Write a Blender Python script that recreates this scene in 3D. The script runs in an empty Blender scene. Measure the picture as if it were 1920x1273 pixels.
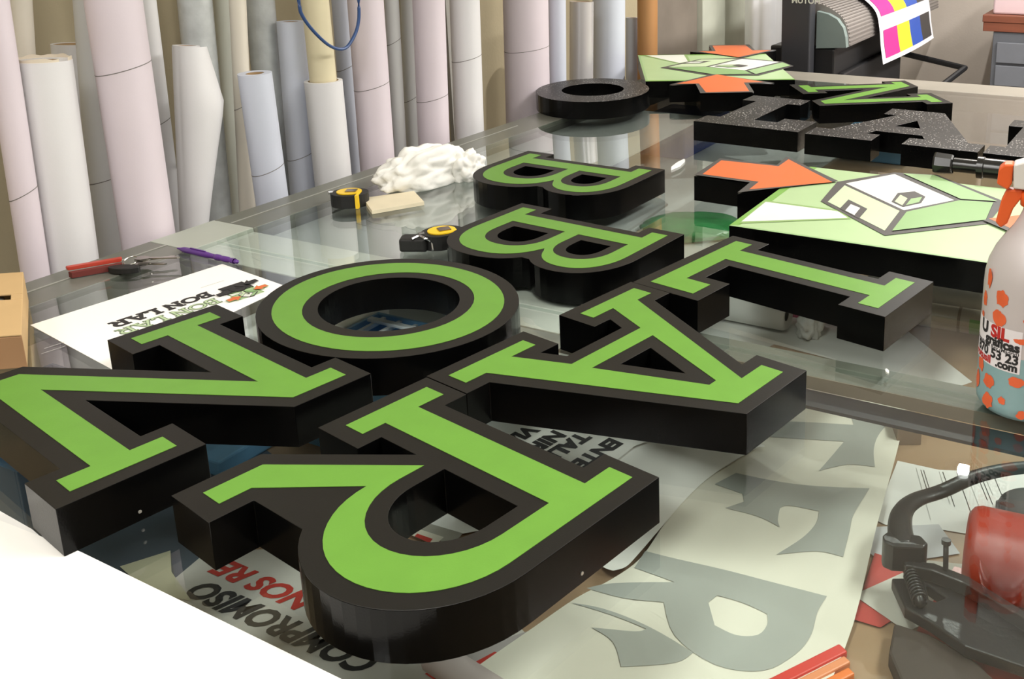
import bpy, bmesh, math, random
from mathutils import Vector, Matrix, noise
random.seed(4)
SC = bpy.context.scene
COL = SC.collection
# ------------------------------------------------------------------ camera, world, lights, exposure
cam = bpy.data.cameras.new('camera'); camo = bpy.data.objects.new('camera', cam); COL.objects.link(camo)
SC.camera = camo
CP, CR = 0.25746, -0.0071
_cp, _sp, _cr, _sr = math.cos(CP), math.sin(CP), math.cos(CR), math.sin(CR)
_X, _U, _F = Vector((1, 0, 0)), Vector((0, _sp, _cp)), Vector((0, _cp, -_sp))
_X2 = _X*_cr + _U*_sr; _U2 = -_X*_sr + _U*_cr
camo.matrix_world = Matrix(((_X2.x, _U2.x, -_F.x, 0), (_X2.y, _U2.y, -_F.y, 0), (_X2.z, _U2.z, -_F.z, 1.5783), (0, 0, 0, 1)))
cam.sensor_width = 36; cam.lens = 1861.74/1920*36
cam.shift_x = -308.85/1920; cam.shift_y = -331.48/1920     # the photograph is cropped off-centre
cam.clip_start = .05
W = bpy.data.worlds.new('world'); SC.world = W; W.use_nodes = True
W.node_tree.nodes['Background'].inputs[0].default_value = (.80, .86, 1, 1)
W.node_tree.nodes['Background'].inputs[1].default_value = .12
EX = Vector((.8944, -.4472, 0)); EY = Vector((.4472, .8944, 0)); EZ = Vector((0, 0, 1))
def TP(a, b, z=0): return EX*a + EY*b + EZ*z             # table frame: a across, b along the tube wall
TANG = math.atan2(EY.y, EY.x) - math.pi/2
def area(name, loc, sx, sy, energy, col=(1, .97, .92), tgt=None, rz=None):
    l = bpy.data.lights.new(name, 'AREA'); l.shape = 'RECTANGLE'; l.size = sx*1.6; l.size_y = sy; l.energy = energy; l.color = col
    o = bpy.data.objects.new(name, l); COL.objects.link(o); o.location = loc
    if tgt is not None: o.rotation_euler = (Vector(tgt)-Vector(loc)).to_track_quat('-Z', 'Y').to_euler()
    else: o.rotation_euler = (0, 0, TANG if rz is None else rz)
    return o
LAMPS = [(-.75, .15, .5), (1.0, 1.6, 1.25), (1.1, 3.7, 1.5), (1.0, 5.2, 2.2), (-1.0, -1.5, .5)]  # the lamp nearest the printer is added to brighten the back wall
for i_, (a_, b_, k_) in enumerate(LAMPS): area('ceiling_lamp_light', TP(a_, b_, 2.80), .28, 1.25, 52*k_)
SPOT = (-.64, 4.2)  # unseen spot added to light the far corner
l_ = area('added_spot_light', TP(SPOT[0], SPOT[1], 2.74), .03, .05, 45)
SC.view_settings.view_transform = 'Standard'; SC.view_settings.look = 'None'
SC.view_settings.gamma = 1; SC.view_settings.use_curve_mapping = False
SC.view_settings.exposure = -.15
ZT, TH, ZS = .9, .05828, .70
T = ZT + TH
D = {'LET':{'N':{'g':[[0.1208,0.0027],[0.0006,0.0027],[0.0006,0.0355],[0.038,0.0355],[0.038,0.3251],[0.0001,0.3251],[0.0001,0.36],[0.0793,0.36],[0.2683,0.0714],[0.2683,0.3227],[0.2299,0.3227],[0.2299,0.3571],[0.3474,0.3571],[0.3474,0.3219],[0.3111,0.3219],[0.3111,-0.0015],[0.2677,-0.0015],[0.0828,0.2827],[0.0828,0.0357],[0.1208,0.0357]],'gh':[],'b':[[0.1443,0.0592],[0.1063,0.0592],[0.1063,0.2035],[0.2549,-0.025],[0.3346,-0.025],[0.3346,0.2984],[0.3709,0.2984],[0.3709,0.3806],[0.2064,0.3806],[0.2064,0.2992],[0.2448,0.2992],[0.2448,0.1502],[0.092,0.3835],[-0.0234,0.3835],[-0.0234,0.3016],[0.0145,0.3016],[0.0145,0.059],[-0.0229,0.059],[-0.0229,-0.0208],[0.1443,-0.0208]],'bh':[]},'L':{'g':[[0.2571,0.0002],[0.001,0.0002],[0.001,0.0352],[0.0408,0.0352],[0.0408,0.3242],[-0.0023,0.3242],[-0.0023,0.3583],[0.1329,0.3583],[0.1329,0.3235],[0.0924,0.3235],[0.0924,0.0392],[0.2086,0.0392],[0.2086,0.0889],[0.2571,0.0889]],'gh':[],'b':[[0.2763,0.1124],[0.1851,0.1124],[0.1851,0.0627],[0.1159,0.0627],[0.1159,0.3],[0.1564,0.3],[0.1564,0.3818],[-0.0258,0.3818],[-0.0258,0.3007],[0.0173,0.3007],[0.0173,0.0587],[-0.0225,0.0587],[-0.0225,-0.0233],[0.2763,-0.0233]],'bh':[]},'A':{'g':[[0.3916,-0.0003],[0.2529,-0.0003],[0.2529,0.0255],[0.3006,0.0255],[0.2669,0.1101],[0.1163,0.1101],[0.0843,0.0275],[0.1305,0.0275],[0.1305,0.0004],[0.0004,0.0004],[0.0004,0.0366],[0.0353,0.0366],[0.1615,0.3229],[0.1123,0.3229],[0.1123,0.3575],[0.221,0.3575],[0.3555,0.0348],[0.3916,0.0348]],'gh':[[[0.2587,0.1406],[0.1258,0.141],[0.1869,0.2989],[0.2025,0.2991]]],'b':[[0.4106,0.0583],[0.3711,0.0583],[0.2367,0.381],[0.0888,0.381],[0.0888,0.2994],[0.1254,0.2994],[0.0199,0.0601],[-0.0193,0.0601],[-0.0193,-0.0231],[0.154,-0.0231],[0.154,0.051],[0.1186,0.051],[0.1324,0.0866],[0.251,0.0866],[0.2659,0.049],[0.2294,0.049],[0.2294,-0.0238],[0.4106,-0.0238]],'bh':[[[0.2254,0.1642],[0.16,0.1644],[0.1941,0.2524]]]},'R':{'g':[[0.124,0.0],[0.0,0.0],[0.0,0.034],[0.041,0.034],[0.041,0.321],[0.0,0.321],[0.0,0.355],[0.185,0.355],[0.1992,0.3541],[0.2132,0.3513],[0.2267,0.3467],[0.2394,0.3404],[0.2513,0.3325],[0.2621,0.323],[0.2716,0.3123],[0.2796,0.3004],[0.2861,0.2875],[0.2908,0.2739],[0.2938,0.2598],[0.295,0.2454],[0.2943,0.231],[0.2918,0.2168],[0.2875,0.2031],[0.2815,0.19],[0.2739,0.1778],[0.2648,0.1667],[0.2543,0.157],[0.2427,0.1486],[0.2302,0.1418],[0.2169,0.1368],[0.203,0.1335],[0.1888,0.1321],[0.267,0.0335],[0.304,0.0335],[0.304,0.0],[0.234,0.0],[0.124,0.1495],[0.158,0.1495],[0.1716,0.1505],[0.1849,0.1536],[0.1975,0.1585],[0.2091,0.1654],[0.2195,0.1738],[0.2284,0.1837],[0.2355,0.1948],[0.2407,0.2069],[0.2439,0.2195],[0.245,0.2325],[0.2439,0.2455],[0.2407,0.2581],[0.2355,0.2702],[0.2284,0.2813],[0.2195,0.2912],[0.2091,0.2996],[0.1975,0.3065],[0.1849,0.3114],[0.1716,0.3145],[0.158,0.3155],[0.091,0.3155],[0.091,0.034],[0.124,0.034]],'gh':[],'b':[[0.2222,-0.0235],[0.1145,0.1227],[0.1145,0.0575],[0.1475,0.0575],[0.1475,-0.0235],[-0.0186,-0.0235],[-0.0186,0.0575],[0.0175,0.0575],[0.0175,0.2975],[-0.0186,0.2975],[-0.0186,0.3785],[0.185,0.3785],[0.2002,0.3776],[0.2152,0.375],[0.2298,0.3707],[0.2438,0.3647],[0.2571,0.3571],[0.2694,0.3481],[0.2807,0.3377],[0.2906,0.326],[0.2992,0.3133],[0.3064,0.2997],[0.3119,0.2854],[0.3158,0.2705],[0.318,0.2553],[0.3185,0.2399],[0.3172,0.2245],[0.3142,0.2094],[0.3095,0.1948],[0.3032,0.1808],[0.2954,0.1676],[0.2861,0.1553],[0.2755,0.1443],[0.278,0.057],[0.3275,0.057],[0.3275,-0.0235]],'bh':[[[0.1145,0.292],[0.158,0.292],[0.1679,0.2913],[0.1776,0.2891],[0.1868,0.2855],[0.1953,0.2806],[0.2029,0.2746],[0.2094,0.2675],[0.2146,0.2595],[0.2184,0.2509],[0.2207,0.2418],[0.2215,0.2325],[0.2207,0.2232],[0.2184,0.2141],[0.2146,0.2055],[0.2094,0.1975],[0.2029,0.1904],[0.1953,0.1844],[0.1868,0.1795],[0.1776,0.1759],[0.1679,0.1737],[0.158,0.173],[0.1145,0.173]]]},'B':{'g':[[0.0,0.0],[0.0,0.0345],[0.036,0.0345],[0.036,0.323],[0.0,0.323],[0.0,0.358],[0.135,0.358],[0.1528,0.3572],[0.1682,0.3549],[0.1821,0.351],[0.1948,0.3456],[0.2061,0.3389],[0.2158,0.3309],[0.2238,0.3216],[0.23,0.3113],[0.2342,0.3],[0.2366,0.2876],[0.2369,0.2727],[0.2352,0.2598],[0.2315,0.2481],[0.2259,0.2375],[0.2185,0.2279],[0.2093,0.2195],[0.1985,0.2124],[0.1863,0.2066],[0.177,0.2],[0.1966,0.1918],[0.2083,0.185],[0.2188,0.177],[0.2278,0.1676],[0.2353,0.1571],[0.2413,0.1454],[0.2455,0.1327],[0.2481,0.1187],[0.249,0.102],[0.2481,0.0853],[0.2455,0.0713],[0.2413,0.0586],[0.2353,0.0469],[0.2278,0.0364],[0.2188,0.027],[0.2083,0.019],[0.1966,0.0122],[0.1835,0.0069],[0.1693,0.0031],[0.1537,0.0008],[0.135,0.0]],'gh':[[[0.081,0.206],[0.081,0.322],[0.13,0.322],[0.1452,0.321],[0.158,0.318],[0.1693,0.313],[0.1789,0.3063],[0.1867,0.298],[0.1923,0.2882],[0.1958,0.2771],[0.197,0.264],[0.1958,0.2509],[0.1923,0.2398],[0.1867,0.23],[0.1789,0.2217],[0.1693,0.215],[0.158,0.21],[0.1452,0.207],[0.13,0.206]],[[0.081,0.041],[0.081,0.174],[0.13,0.174],[0.1463,0.1728],[0.1601,0.1694],[0.1722,0.1637],[0.1825,0.156],[0.1909,0.1465],[0.197,0.1353],[0.2007,0.1226],[0.202,0.1075],[0.2007,0.0924],[0.197,0.0797],[0.1909,0.0685],[0.1825,0.059],[0.1722,0.0513],[0.1601,0.0456],[0.1463,0.0422],[0.13,0.041]]],'b':[[0.1355,-0.0235],[0.1559,-0.0227],[0.1741,-0.02],[0.1911,-0.0154],[0.2069,-0.0089],[0.2214,-0.0006],[0.2345,0.0095],[0.2459,0.0213],[0.2555,0.0347],[0.263,0.0494],[0.2683,0.0654],[0.2715,0.0825],[0.2725,0.102],[0.2715,0.1215],[0.2683,0.1386],[0.263,0.1546],[0.2555,0.1693],[0.2459,0.1827],[0.2345,0.1945],[0.2358,0.212],[0.2457,0.2247],[0.2533,0.239],[0.2582,0.2547],[0.2604,0.2714],[0.26,0.29],[0.257,0.3064],[0.2512,0.3216],[0.2428,0.3355],[0.2322,0.3477],[0.2197,0.3581],[0.2055,0.3666],[0.1899,0.3732],[0.1731,0.3779],[0.1551,0.3806],[0.1355,0.3815],[-0.0235,0.3815],[-0.0235,0.2995],[0.0125,0.2995],[0.0125,0.058],[-0.0235,0.058],[-0.0235,-0.0235]],'bh':[[[0.1292,0.2295],[0.1417,0.2303],[0.1505,0.2324],[0.1577,0.2356],[0.1634,0.2395],[0.1677,0.2441],[0.1707,0.2493],[0.1726,0.2555],[0.1734,0.264],[0.1726,0.2725],[0.1707,0.2787],[0.1677,0.2839],[0.1634,0.2885],[0.1577,0.2924],[0.1505,0.2956],[0.1417,0.2977],[0.1292,0.2985],[0.1045,0.2985],[0.1045,0.2295]],[[0.1292,0.0645],[0.1426,0.0655],[0.1522,0.0679],[0.1601,0.0716],[0.1665,0.0763],[0.1715,0.082],[0.1752,0.0888],[0.1775,0.0968],[0.1784,0.1075],[0.1775,0.1182],[0.1752,0.1262],[0.1715,0.133],[0.1665,0.1387],[0.1601,0.1434],[0.1522,0.1471],[0.1426,0.1495],[0.1292,0.1505],[0.1045,0.1505],[0.1045,0.0645]]]},'O':{'g':[[0.169,0.0],[0.1682,0.0192],[0.1658,0.0382],[0.1617,0.0569],[0.1561,0.075],[0.149,0.0924],[0.1405,0.1089],[0.1306,0.1243],[0.1195,0.1386],[0.1072,0.1515],[0.0939,0.163],[0.0797,0.1729],[0.0647,0.1811],[0.0491,0.1876],[0.033,0.1922],[0.0166,0.1951],[0.0,0.196],[-0.0166,0.1951],[-0.033,0.1922],[-0.0491,0.1876],[-0.0647,0.1811],[-0.0797,0.1729],[-0.0939,0.163],[-0.1072,0.1515],[-0.1195,0.1386],[-0.1306,0.1243],[-0.1405,0.1089],[-0.149,0.0924],[-0.1561,0.075],[-0.1617,0.0569],[-0.1658,0.0382],[-0.1682,0.0192],[-0.169,0.0],[-0.1682,-0.0192],[-0.1658,-0.0382],[-0.1617,-0.0569],[-0.1561,-0.075],[-0.149,-0.0924],[-0.1405,-0.1089],[-0.1306,-0.1243],[-0.1195,-0.1386],[-0.1072,-0.1515],[-0.0939,-0.163],[-0.0797,-0.1729],[-0.0647,-0.1811],[-0.0491,-0.1876],[-0.033,-0.1922],[-0.0166,-0.1951],[-0.0,-0.196],[0.0166,-0.1951],[0.033,-0.1922],[0.0491,-0.1876],[0.0647,-0.1811],[0.0797,-0.1729],[0.0939,-0.163],[0.1072,-0.1515],[0.1195,-0.1386],[0.1306,-0.1243],[0.1405,-0.1089],[0.149,-0.0924],[0.1561,-0.075],[0.1617,-0.0569],[0.1658,-0.0382],[0.1682,-0.0192]],'gh':[[[0.129,0.0],[0.1279,0.0183],[0.1246,0.0362],[0.1192,0.0536],[0.1117,0.07],[0.1023,0.0852],[0.0912,0.099],[0.0785,0.1111],[0.0645,0.1212],[0.0494,0.1293],[0.0334,0.1352],[0.0168,0.1388],[0.0,0.14],[-0.0168,0.1388],[-0.0334,0.1352],[-0.0494,0.1293],[-0.0645,0.1212],[-0.0785,0.1111],[-0.0912,0.099],[-0.1023,0.0852],[-0.1117,0.07],[-0.1192,0.0536],[-0.1246,0.0362],[-0.1279,0.0183],[-0.129,0.0],[-0.1279,-0.0183],[-0.1246,-0.0362],[-0.1192,-0.0536],[-0.1117,-0.07],[-0.1023,-0.0852],[-0.0912,-0.099],[-0.0785,-0.1111],[-0.0645,-0.1212],[-0.0494,-0.1293],[-0.0334,-0.1352],[-0.0168,-0.1388],[-0.0,-0.14],[0.0168,-0.1388],[0.0334,-0.1352],[0.0494,-0.1293],[0.0645,-0.1212],[0.0785,-0.1111],[0.0912,-0.099],[0.1023,-0.0852],[0.1117,-0.07],[0.1192,-0.0536],[0.1246,-0.0362],[0.1279,-0.0183]]],'b':[[0.1925,0.0],[0.1916,0.0215],[0.1888,0.0428],[0.1842,0.0637],[0.1778,0.084],[0.1698,0.1035],[0.1601,0.1219],[0.1488,0.1392],[0.1361,0.1552],[0.1221,0.1697],[0.1069,0.1825],[0.0907,0.1936],[0.0737,0.2028],[0.0559,0.21],[0.0376,0.2153],[0.0189,0.2184],[0.0,0.2195],[-0.0189,0.2184],[-0.0376,0.2153],[-0.0559,0.21],[-0.0737,0.2028],[-0.0907,0.1936],[-0.1069,0.1825],[-0.1221,0.1697],[-0.1361,0.1552],[-0.1488,0.1392],[-0.1601,0.1219],[-0.1698,0.1035],[-0.1778,0.084],[-0.1842,0.0637],[-0.1888,0.0428],[-0.1916,0.0215],[-0.1925,0.0],[-0.1916,-0.0215],[-0.1888,-0.0428],[-0.1842,-0.0637],[-0.1778,-0.084],[-0.1698,-0.1035],[-0.1601,-0.1219],[-0.1488,-0.1392],[-0.1361,-0.1552],[-0.1221,-0.1697],[-0.1069,-0.1825],[-0.0907,-0.1936],[-0.0737,-0.2028],[-0.0559,-0.21],[-0.0376,-0.2153],[-0.0189,-0.2184],[-0.0,-0.2195],[0.0189,-0.2184],[0.0376,-0.2153],[0.0559,-0.21],[0.0737,-0.2028],[0.0907,-0.1936],[0.1069,-0.1825],[0.1221,-0.1697],[0.1361,-0.1552],[0.1488,-0.1392],[0.1601,-0.1219],[0.1698,-0.1035],[0.1778,-0.084],[0.1842,-0.0637],[0.1888,-0.0428],[0.1916,-0.0215]],'bh':[[[0.1055,0.0],[0.1046,0.0152],[0.1019,0.0302],[0.0975,0.0446],[0.0914,0.0582],[0.0837,0.0709],[0.0746,0.0824],[0.0642,0.0924],[0.0528,0.1009],[0.0404,0.1076],[0.0273,0.1125],[0.0138,0.1155],[0.0,0.1165],[-0.0138,0.1155],[-0.0273,0.1125],[-0.0404,0.1076],[-0.0527,0.1009],[-0.0642,0.0924],[-0.0746,0.0824],[-0.0837,0.0709],[-0.0914,0.0582],[-0.0975,0.0446],[-0.1019,0.0302],[-0.1046,0.0152],[-0.1055,0.0],[-0.1046,-0.0152],[-0.1019,-0.0302],[-0.0975,-0.0446],[-0.0914,-0.0583],[-0.0837,-0.0709],[-0.0746,-0.0824],[-0.0642,-0.0924],[-0.0528,-0.1009],[-0.0404,-0.1076],[-0.0273,-0.1125],[-0.0138,-0.1155],[-0.0,-0.1165],[0.0138,-0.1155],[0.0273,-0.1125],[0.0404,-0.1076],[0.0528,-0.1009],[0.0642,-0.0924],[0.0746,-0.0824],[0.0837,-0.0709],[0.0914,-0.0583],[0.0975,-0.0446],[0.1019,-0.0302],[0.1046,-0.0152]]]}},'PLACE':[['N',-0.7375,1.453,4.0566,1.0,'green'],['L',0.1113,1.7716,4.0566,1.0,'green'],['A',-0.0724,1.5394,4.0566,1.0,'green'],['R',-0.3332,1.1963,4.0566,1.0,'green'],['O',-0.463,1.486,4.0566,1.0,'green'],['B',-0.3234,1.9938,4.1593,1.0,'green'],['B',-0.3742,2.4558,-2.0728,1.0,'green'],['N',0.4195,3.3909,-1.4177,1.0426,'green'],['L',0.0835,2.8424,-0.4941,1.085,'black'],['A',0.3825,2.6713,-0.4941,1.085,'black'],['R',0.8038,2.4444,-0.4941,1.085,'black'],['O',-0.285,3.347,-0.05,1.0,'black']],'LOGO':{'arrow':[[-0.2016,0.313],[-0.2128,0.4486],[-0.0657,0.4544],[-0.0666,0.5269],[0.0935,0.3742],[-0.0552,0.2413],[-0.0585,0.3081]],'arrowblack':[[-0.2172,0.3007],[-0.2243,0.4668],[-0.074,0.4653],[-0.0796,0.5509],[0.1029,0.3888],[-0.0695,0.2088],[-0.0751,0.2947]],'white':[[0.0134,0.0307],[0.0089,0.1768],[0.1671,0.1771],[0.1988,0.1429]],'whiteline':[[0.0139,0.0186],[0.0024,0.1879],[0.1686,0.187],[0.2063,0.1399]],'house':[[0.1134,0.2298],[0.1001,0.3899],[0.197,0.5225],[0.2921,0.543],[0.4685,0.3876],[0.4585,0.2215],[0.2937,0.0667]],'roof':[[0.1215,0.3843],[0.2017,0.5076],[0.3676,0.355],[0.2886,0.2394]],'front':[[0.1241,0.3673],[0.1285,0.2304],[0.2864,0.0939],[0.2819,0.2303]],'door':[[0.1659,0.1938],[0.1636,0.2646],[0.2184,0.2161],[0.2208,0.1447]],'doorw':[[0.1802,0.1855],[0.1779,0.233],[0.2034,0.2152],[0.2062,0.1625]],'hex':[[0.2507,0.2869],[0.2471,0.3541],[0.2772,0.3832],[0.3075,0.3527],[0.3096,0.3036],[0.2818,0.2597]],'hexa':[[0.2566,0.2896],[0.2556,0.3433],[0.2759,0.3234],[0.2779,0.2682]],'hexb':[[0.2846,0.2712],[0.2834,0.3234],[0.3018,0.3462],[0.3047,0.3047]],'back':[[0.2191,0.5171],[0.2879,0.5319],[0.4523,0.3801],[0.3799,0.3645]],'side':[[0.2971,0.2266],[0.38,0.3539],[0.4462,0.3668],[0.4516,0.2405],[0.3004,0.0948]],'line2':[[0.2691,0.9047]]},'LOGO_C1':[0.1024,1.863],'FLOGO':[[-0.1588,4.1186],[0.3806,4.1317],[0.425,3.5053],[-0.1028,3.4919]],'TUBES':[['a',[-1.2747,1.8156,0.0],[-1.2532,1.8586,1.75],0.0244,0,'pink',[1.042]],['a2',[-1.3737,1.8634,0.0],[-1.289,2.033,1.75],0.0206,0,'cream',[]],['b',[-1.2502,1.8869,0.0],[-1.2325,1.9224,1.2873],0.0501,1,'white',[]],['c',[-1.3478,2.0718,0.0],[-1.3079,2.1515,1.2883],0.0424,1,'white',[]],['d',[-1.2808,2.0046,0.0],[-1.2115,2.1433,1.75],0.0396,0,'grey',[1.006]],['e',[-1.1409,2.0273,0.0],[-1.1384,2.0321,1.75],0.0528,0,'pink',[1.255]],['f',[-1.2186,2.2519,0.0],[-1.2026,2.2841,1.75],0.024,0,'white',[1.086]],['g',[-1.1699,2.1257,0.0],[-1.1099,2.2458,1.2701],0.0284,2,'white',[]],['h',[-1.1684,2.3412,0.0],[-1.1386,2.4008,1.75],0.0387,0,'plastic',[]],['i',[-1.1831,2.4683,0.0],[-1.1362,2.5622,1.75],0.0241,0,'green',[]],['i2',[-1.109,2.3147,0.0],[-1.0416,2.4494,1.75],0.0194,0,'cream',[1.101]],['j',[-0.9882,2.3661,0.0],[-1.0019,2.3389,1.1901],0.0384,1,'blue',[0.954]],['k',[-1.0863,2.5724,0.0],[-1.0731,2.5989,1.75],0.0371,0,'plastic',[]],['l',[-1.0149,2.5319,0.0],[-0.994,2.5736,1.2853],0.035,1,'blue',[0.933]],['m',[-0.9109,2.5432,0.0],[-0.9128,2.5393,1.1361],0.0475,1,'white',[]],['o',[-0.9452,2.7652,0.0],[-0.9274,2.8008,1.75],0.0261,0,'blue',[1.132]],['p',[-0.8442,2.6765,0.0],[-0.8314,2.7021,1.75],0.0472,0,'pink',[1.095]],['q',[-0.8479,2.8704,0.0],[-0.8187,2.9289,1.75],0.0209,0,'grey',[1.187]],['r',[-0.8472,2.9612,0.0],[-0.7988,3.0581,1.75],0.0217,0,'grey',[0.996]],['s',[-0.752,2.8832,0.0],[-0.7149,2.9575,1.75],0.0465,0,'pink',[1.016]],['t',[-0.6728,3.0416,0.0],[-0.642,3.1033,1.75],0.0459,0,'white',[1.111]],['u',[-0.5469,3.4501,0.0],[-0.514,3.5158,1.75],0.0787,0,'pink',[1.081]],['v',[-0.4575,3.5618,0.0],[-0.416,3.6447,1.75],0.0316,0,'blue',[]],['w',[-0.3928,3.7358,0.0],[-0.3573,3.807,1.2118],0.0455,1,'silver',[]],['x',[-0.2955,3.9975,0.0],[-0.2579,4.0728,1.75],0.0663,0,'blue',[]],['y',[-0.2087,4.3054,0.0],[-0.1902,4.3423,1.0896],0.0281,1,'blue',[]],['z',[-0.1361,4.2494,0.0],[-0.1122,4.2971,1.75],0.0436,0,'kraft',[]]],'Z':{'plot':[[0.4092,1.5972],[0.1969,1.5926],[0.1341,1.4642],[0.056,1.3793],[0.0053,1.3158],[-0.0259,1.2443],[-0.0541,1.1735],[-0.088,1.1302],[-0.1336,1.0895],[-0.1807,1.0328],[-0.2344,0.97],[-0.2258,0.9247],[0.158,0.9213],[0.2158,1.0473],[0.2753,1.2164],[0.3313,1.3758]],'gl1':[[0.18,1.5232],[0.2976,1.5181],[0.2974,1.5817],[0.3348,1.5607],[0.3766,1.5473],[0.3395,1.5001],[0.3197,1.4536],[0.3107,1.3986],[0.2698,1.4068],[0.2205,1.3891],[0.2735,1.4706],[0.1484,1.4756]],'gl2':[[0.0894,1.3788],[0.1864,1.3514],[0.2898,1.3331],[0.2528,1.26],[0.2392,1.2168],[0.2212,1.1616],[0.1866,1.1731],[0.1313,1.167],[0.1724,1.2057],[0.196,1.2418],[0.2043,1.2734],[0.1636,1.2936],[0.1486,1.2872],[0.1423,1.2549],[0.1433,1.2349],[0.114,1.268],[0.0684,1.2921],[0.0972,1.3078],[0.0961,1.3285],[0.0549,1.3501]],'gl3':[[-0.0473,1.1906],[0.0185,1.156],[0.1087,1.1155],[0.1888,1.0892],[0.1727,1.062],[0.1597,1.0249],[0.1366,0.9943],[0.0962,0.9694],[0.0404,0.9766],[-0.0067,1.0176],[-0.0203,1.0736],[-0.0716,1.0839],[-0.1216,1.1097],[-0.0873,1.1176],[-0.0067,1.1136],[-0.0606,1.1514]],'gl3h':[[0.036,1.073],[0.048,1.0857],[0.0813,1.0726],[0.109,1.056],[0.1075,1.0391],[0.0943,1.0228],[0.0681,1.0213],[0.0426,1.0352]],'gl4':[[-0.1395,1.0797],[-0.0976,1.0647],[-0.0395,1.0314],[0.0156,0.9929],[-0.0067,0.977],[-0.069,0.9685],[-0.0805,1.005],[-0.1082,1.0293],[-0.0555,1.0225],[-0.0413,1.0269],[-0.0832,1.0503]],'doc':[[0.3537,1.4291],[0.4132,1.4019],[0.5777,1.3876],[0.5023,1.1787],[0.4439,1.2266],[0.3593,1.2524],[0.2991,1.2594],[0.2862,1.2724]],'doc2':[[0.2824,1.2533],[0.3763,1.2585],[0.3887,1.1915],[0.3111,1.1752],[0.2738,1.179],[0.2607,1.1988]],'white':[[-0.0321,2.1972],[0.3469,2.0778],[0.482,1.9321],[0.5525,1.6984],[0.5249,1.6819],[0.379,1.7494],[0.0669,1.9527]],'pinkp':[[0.2492,1.7402],[0.4005,1.705],[0.3015,1.595],[0.2274,1.5865]],'vtext':[[-0.3796,1.5501],[-0.2867,1.545],[-0.037,1.4539],[-0.071,1.4313],[-0.132,1.3345],[-0.1819,1.3467],[-0.2982,1.4524]],'under':[[-0.2238,1.5466],[0.1116,1.4563],[0.1278,1.44],[0.0557,1.3719],[0.0133,1.3157],[-0.0259,1.2443],[-0.0545,1.1849],[-0.0714,1.1515],[-0.0888,1.143],[-0.1081,1.1629],[-0.1333,1.2456]],'comp':[[-0.6614,1.2091],[-0.5358,1.2136],[-0.3496,1.1882],[-0.2652,1.1321],[-0.2213,1.0805],[-0.1345,0.9691],[-0.1297,0.9239],[-0.3824,0.9262],[-0.687,1.126]],'yell':[[-0.7668,1.1757],[-0.714,1.2097],[-0.69,1.1637],[-0.6348,1.1048],[-0.6985,1.1209]],'redp':[[0.2707,1.1928],[0.3098,1.1695],[0.3044,1.085],[0.2489,1.047],[0.2183,1.0615]],'redp2':[[0.2208,1.076],[0.2441,1.0565],[0.28,1.0374],[0.2405,1.0378],[0.2074,1.0569]],'arcs':[[0.306,1.1529],[0.3402,1.1748],[0.4025,1.1629],[0.3427,1.0748],[0.28,1.0374],[0.226,1.106]],'magenta':[[0.2766,1.9965],[0.3397,1.9563],[0.3363,1.9346],[0.2761,1.9739]],'rollA':[[0.4667,2.1066],[0.6865,2.0122]],'rollB':[[0.4427,1.9879],[0.6511,1.8975]],'pillow':[[0.1201,2.0973],[0.2874,1.9906],[0.2513,1.8835],[0.1855,1.8846],[0.0666,1.9446]],'strip':[[-0.4217,1.4156],[-0.2871,1.2473]],'green':[[-0.0433,2.5665],[0.1537,2.8316],[0.1396,2.5625],[-0.0286,2.544]],'bluefar':[[-0.1696,3.9356],[0.0468,3.9286],[0.0406,3.4472],[-0.1507,3.4527]],'bluefar2':[[0.6868,3.4287],[0.7731,3.3881],[0.7377,3.2236],[0.6562,3.2675]],'clampA':[[0.2953,1.1367],[0.3076,1.1924],[0.3396,1.2339],[0.4107,1.271],[0.5245,1.3302]],'clampB':[[0.2702,1.1533],[0.3132,1.1528],[0.2908,1.0852],[0.2537,1.1057],[0.2714,1.0283],[0.4,0.9641]],'red1':[[0.3793,1.1576],[0.4475,1.1037],[0.3359,1.0748],[0.28,1.0374]],'woodblk':[[0.369,1.5119],[0.3904,1.5064],[0.365,1.453]],'vrows':[[-0.1096,1.4523],[-0.1626,1.4697],[-0.204,1.4781],[-0.2517,1.4925]],'st1':[[-0.3538,1.341],[-0.2429,1.2594],[-0.3102,1.2402],[-0.3684,1.266],[-0.3926,1.3002]],'st2':[[-0.3684,1.266],[-0.3102,1.2402],[-0.3177,1.2112],[-0.3872,1.2485]],'st3':[[-0.3718,1.2483],[-0.3348,1.2306],[-0.344,1.2115],[-0.3933,1.2423]],'st4':[[-0.3747,1.2384],[-0.3496,1.2259],[-0.3519,1.2163],[-0.377,1.2323]],'cmp':[[-0.3801,0.9942],[-0.6319,1.1247]],'rdt':[[-0.4929,1.1026],[-0.6254,1.1724]]}}
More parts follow.
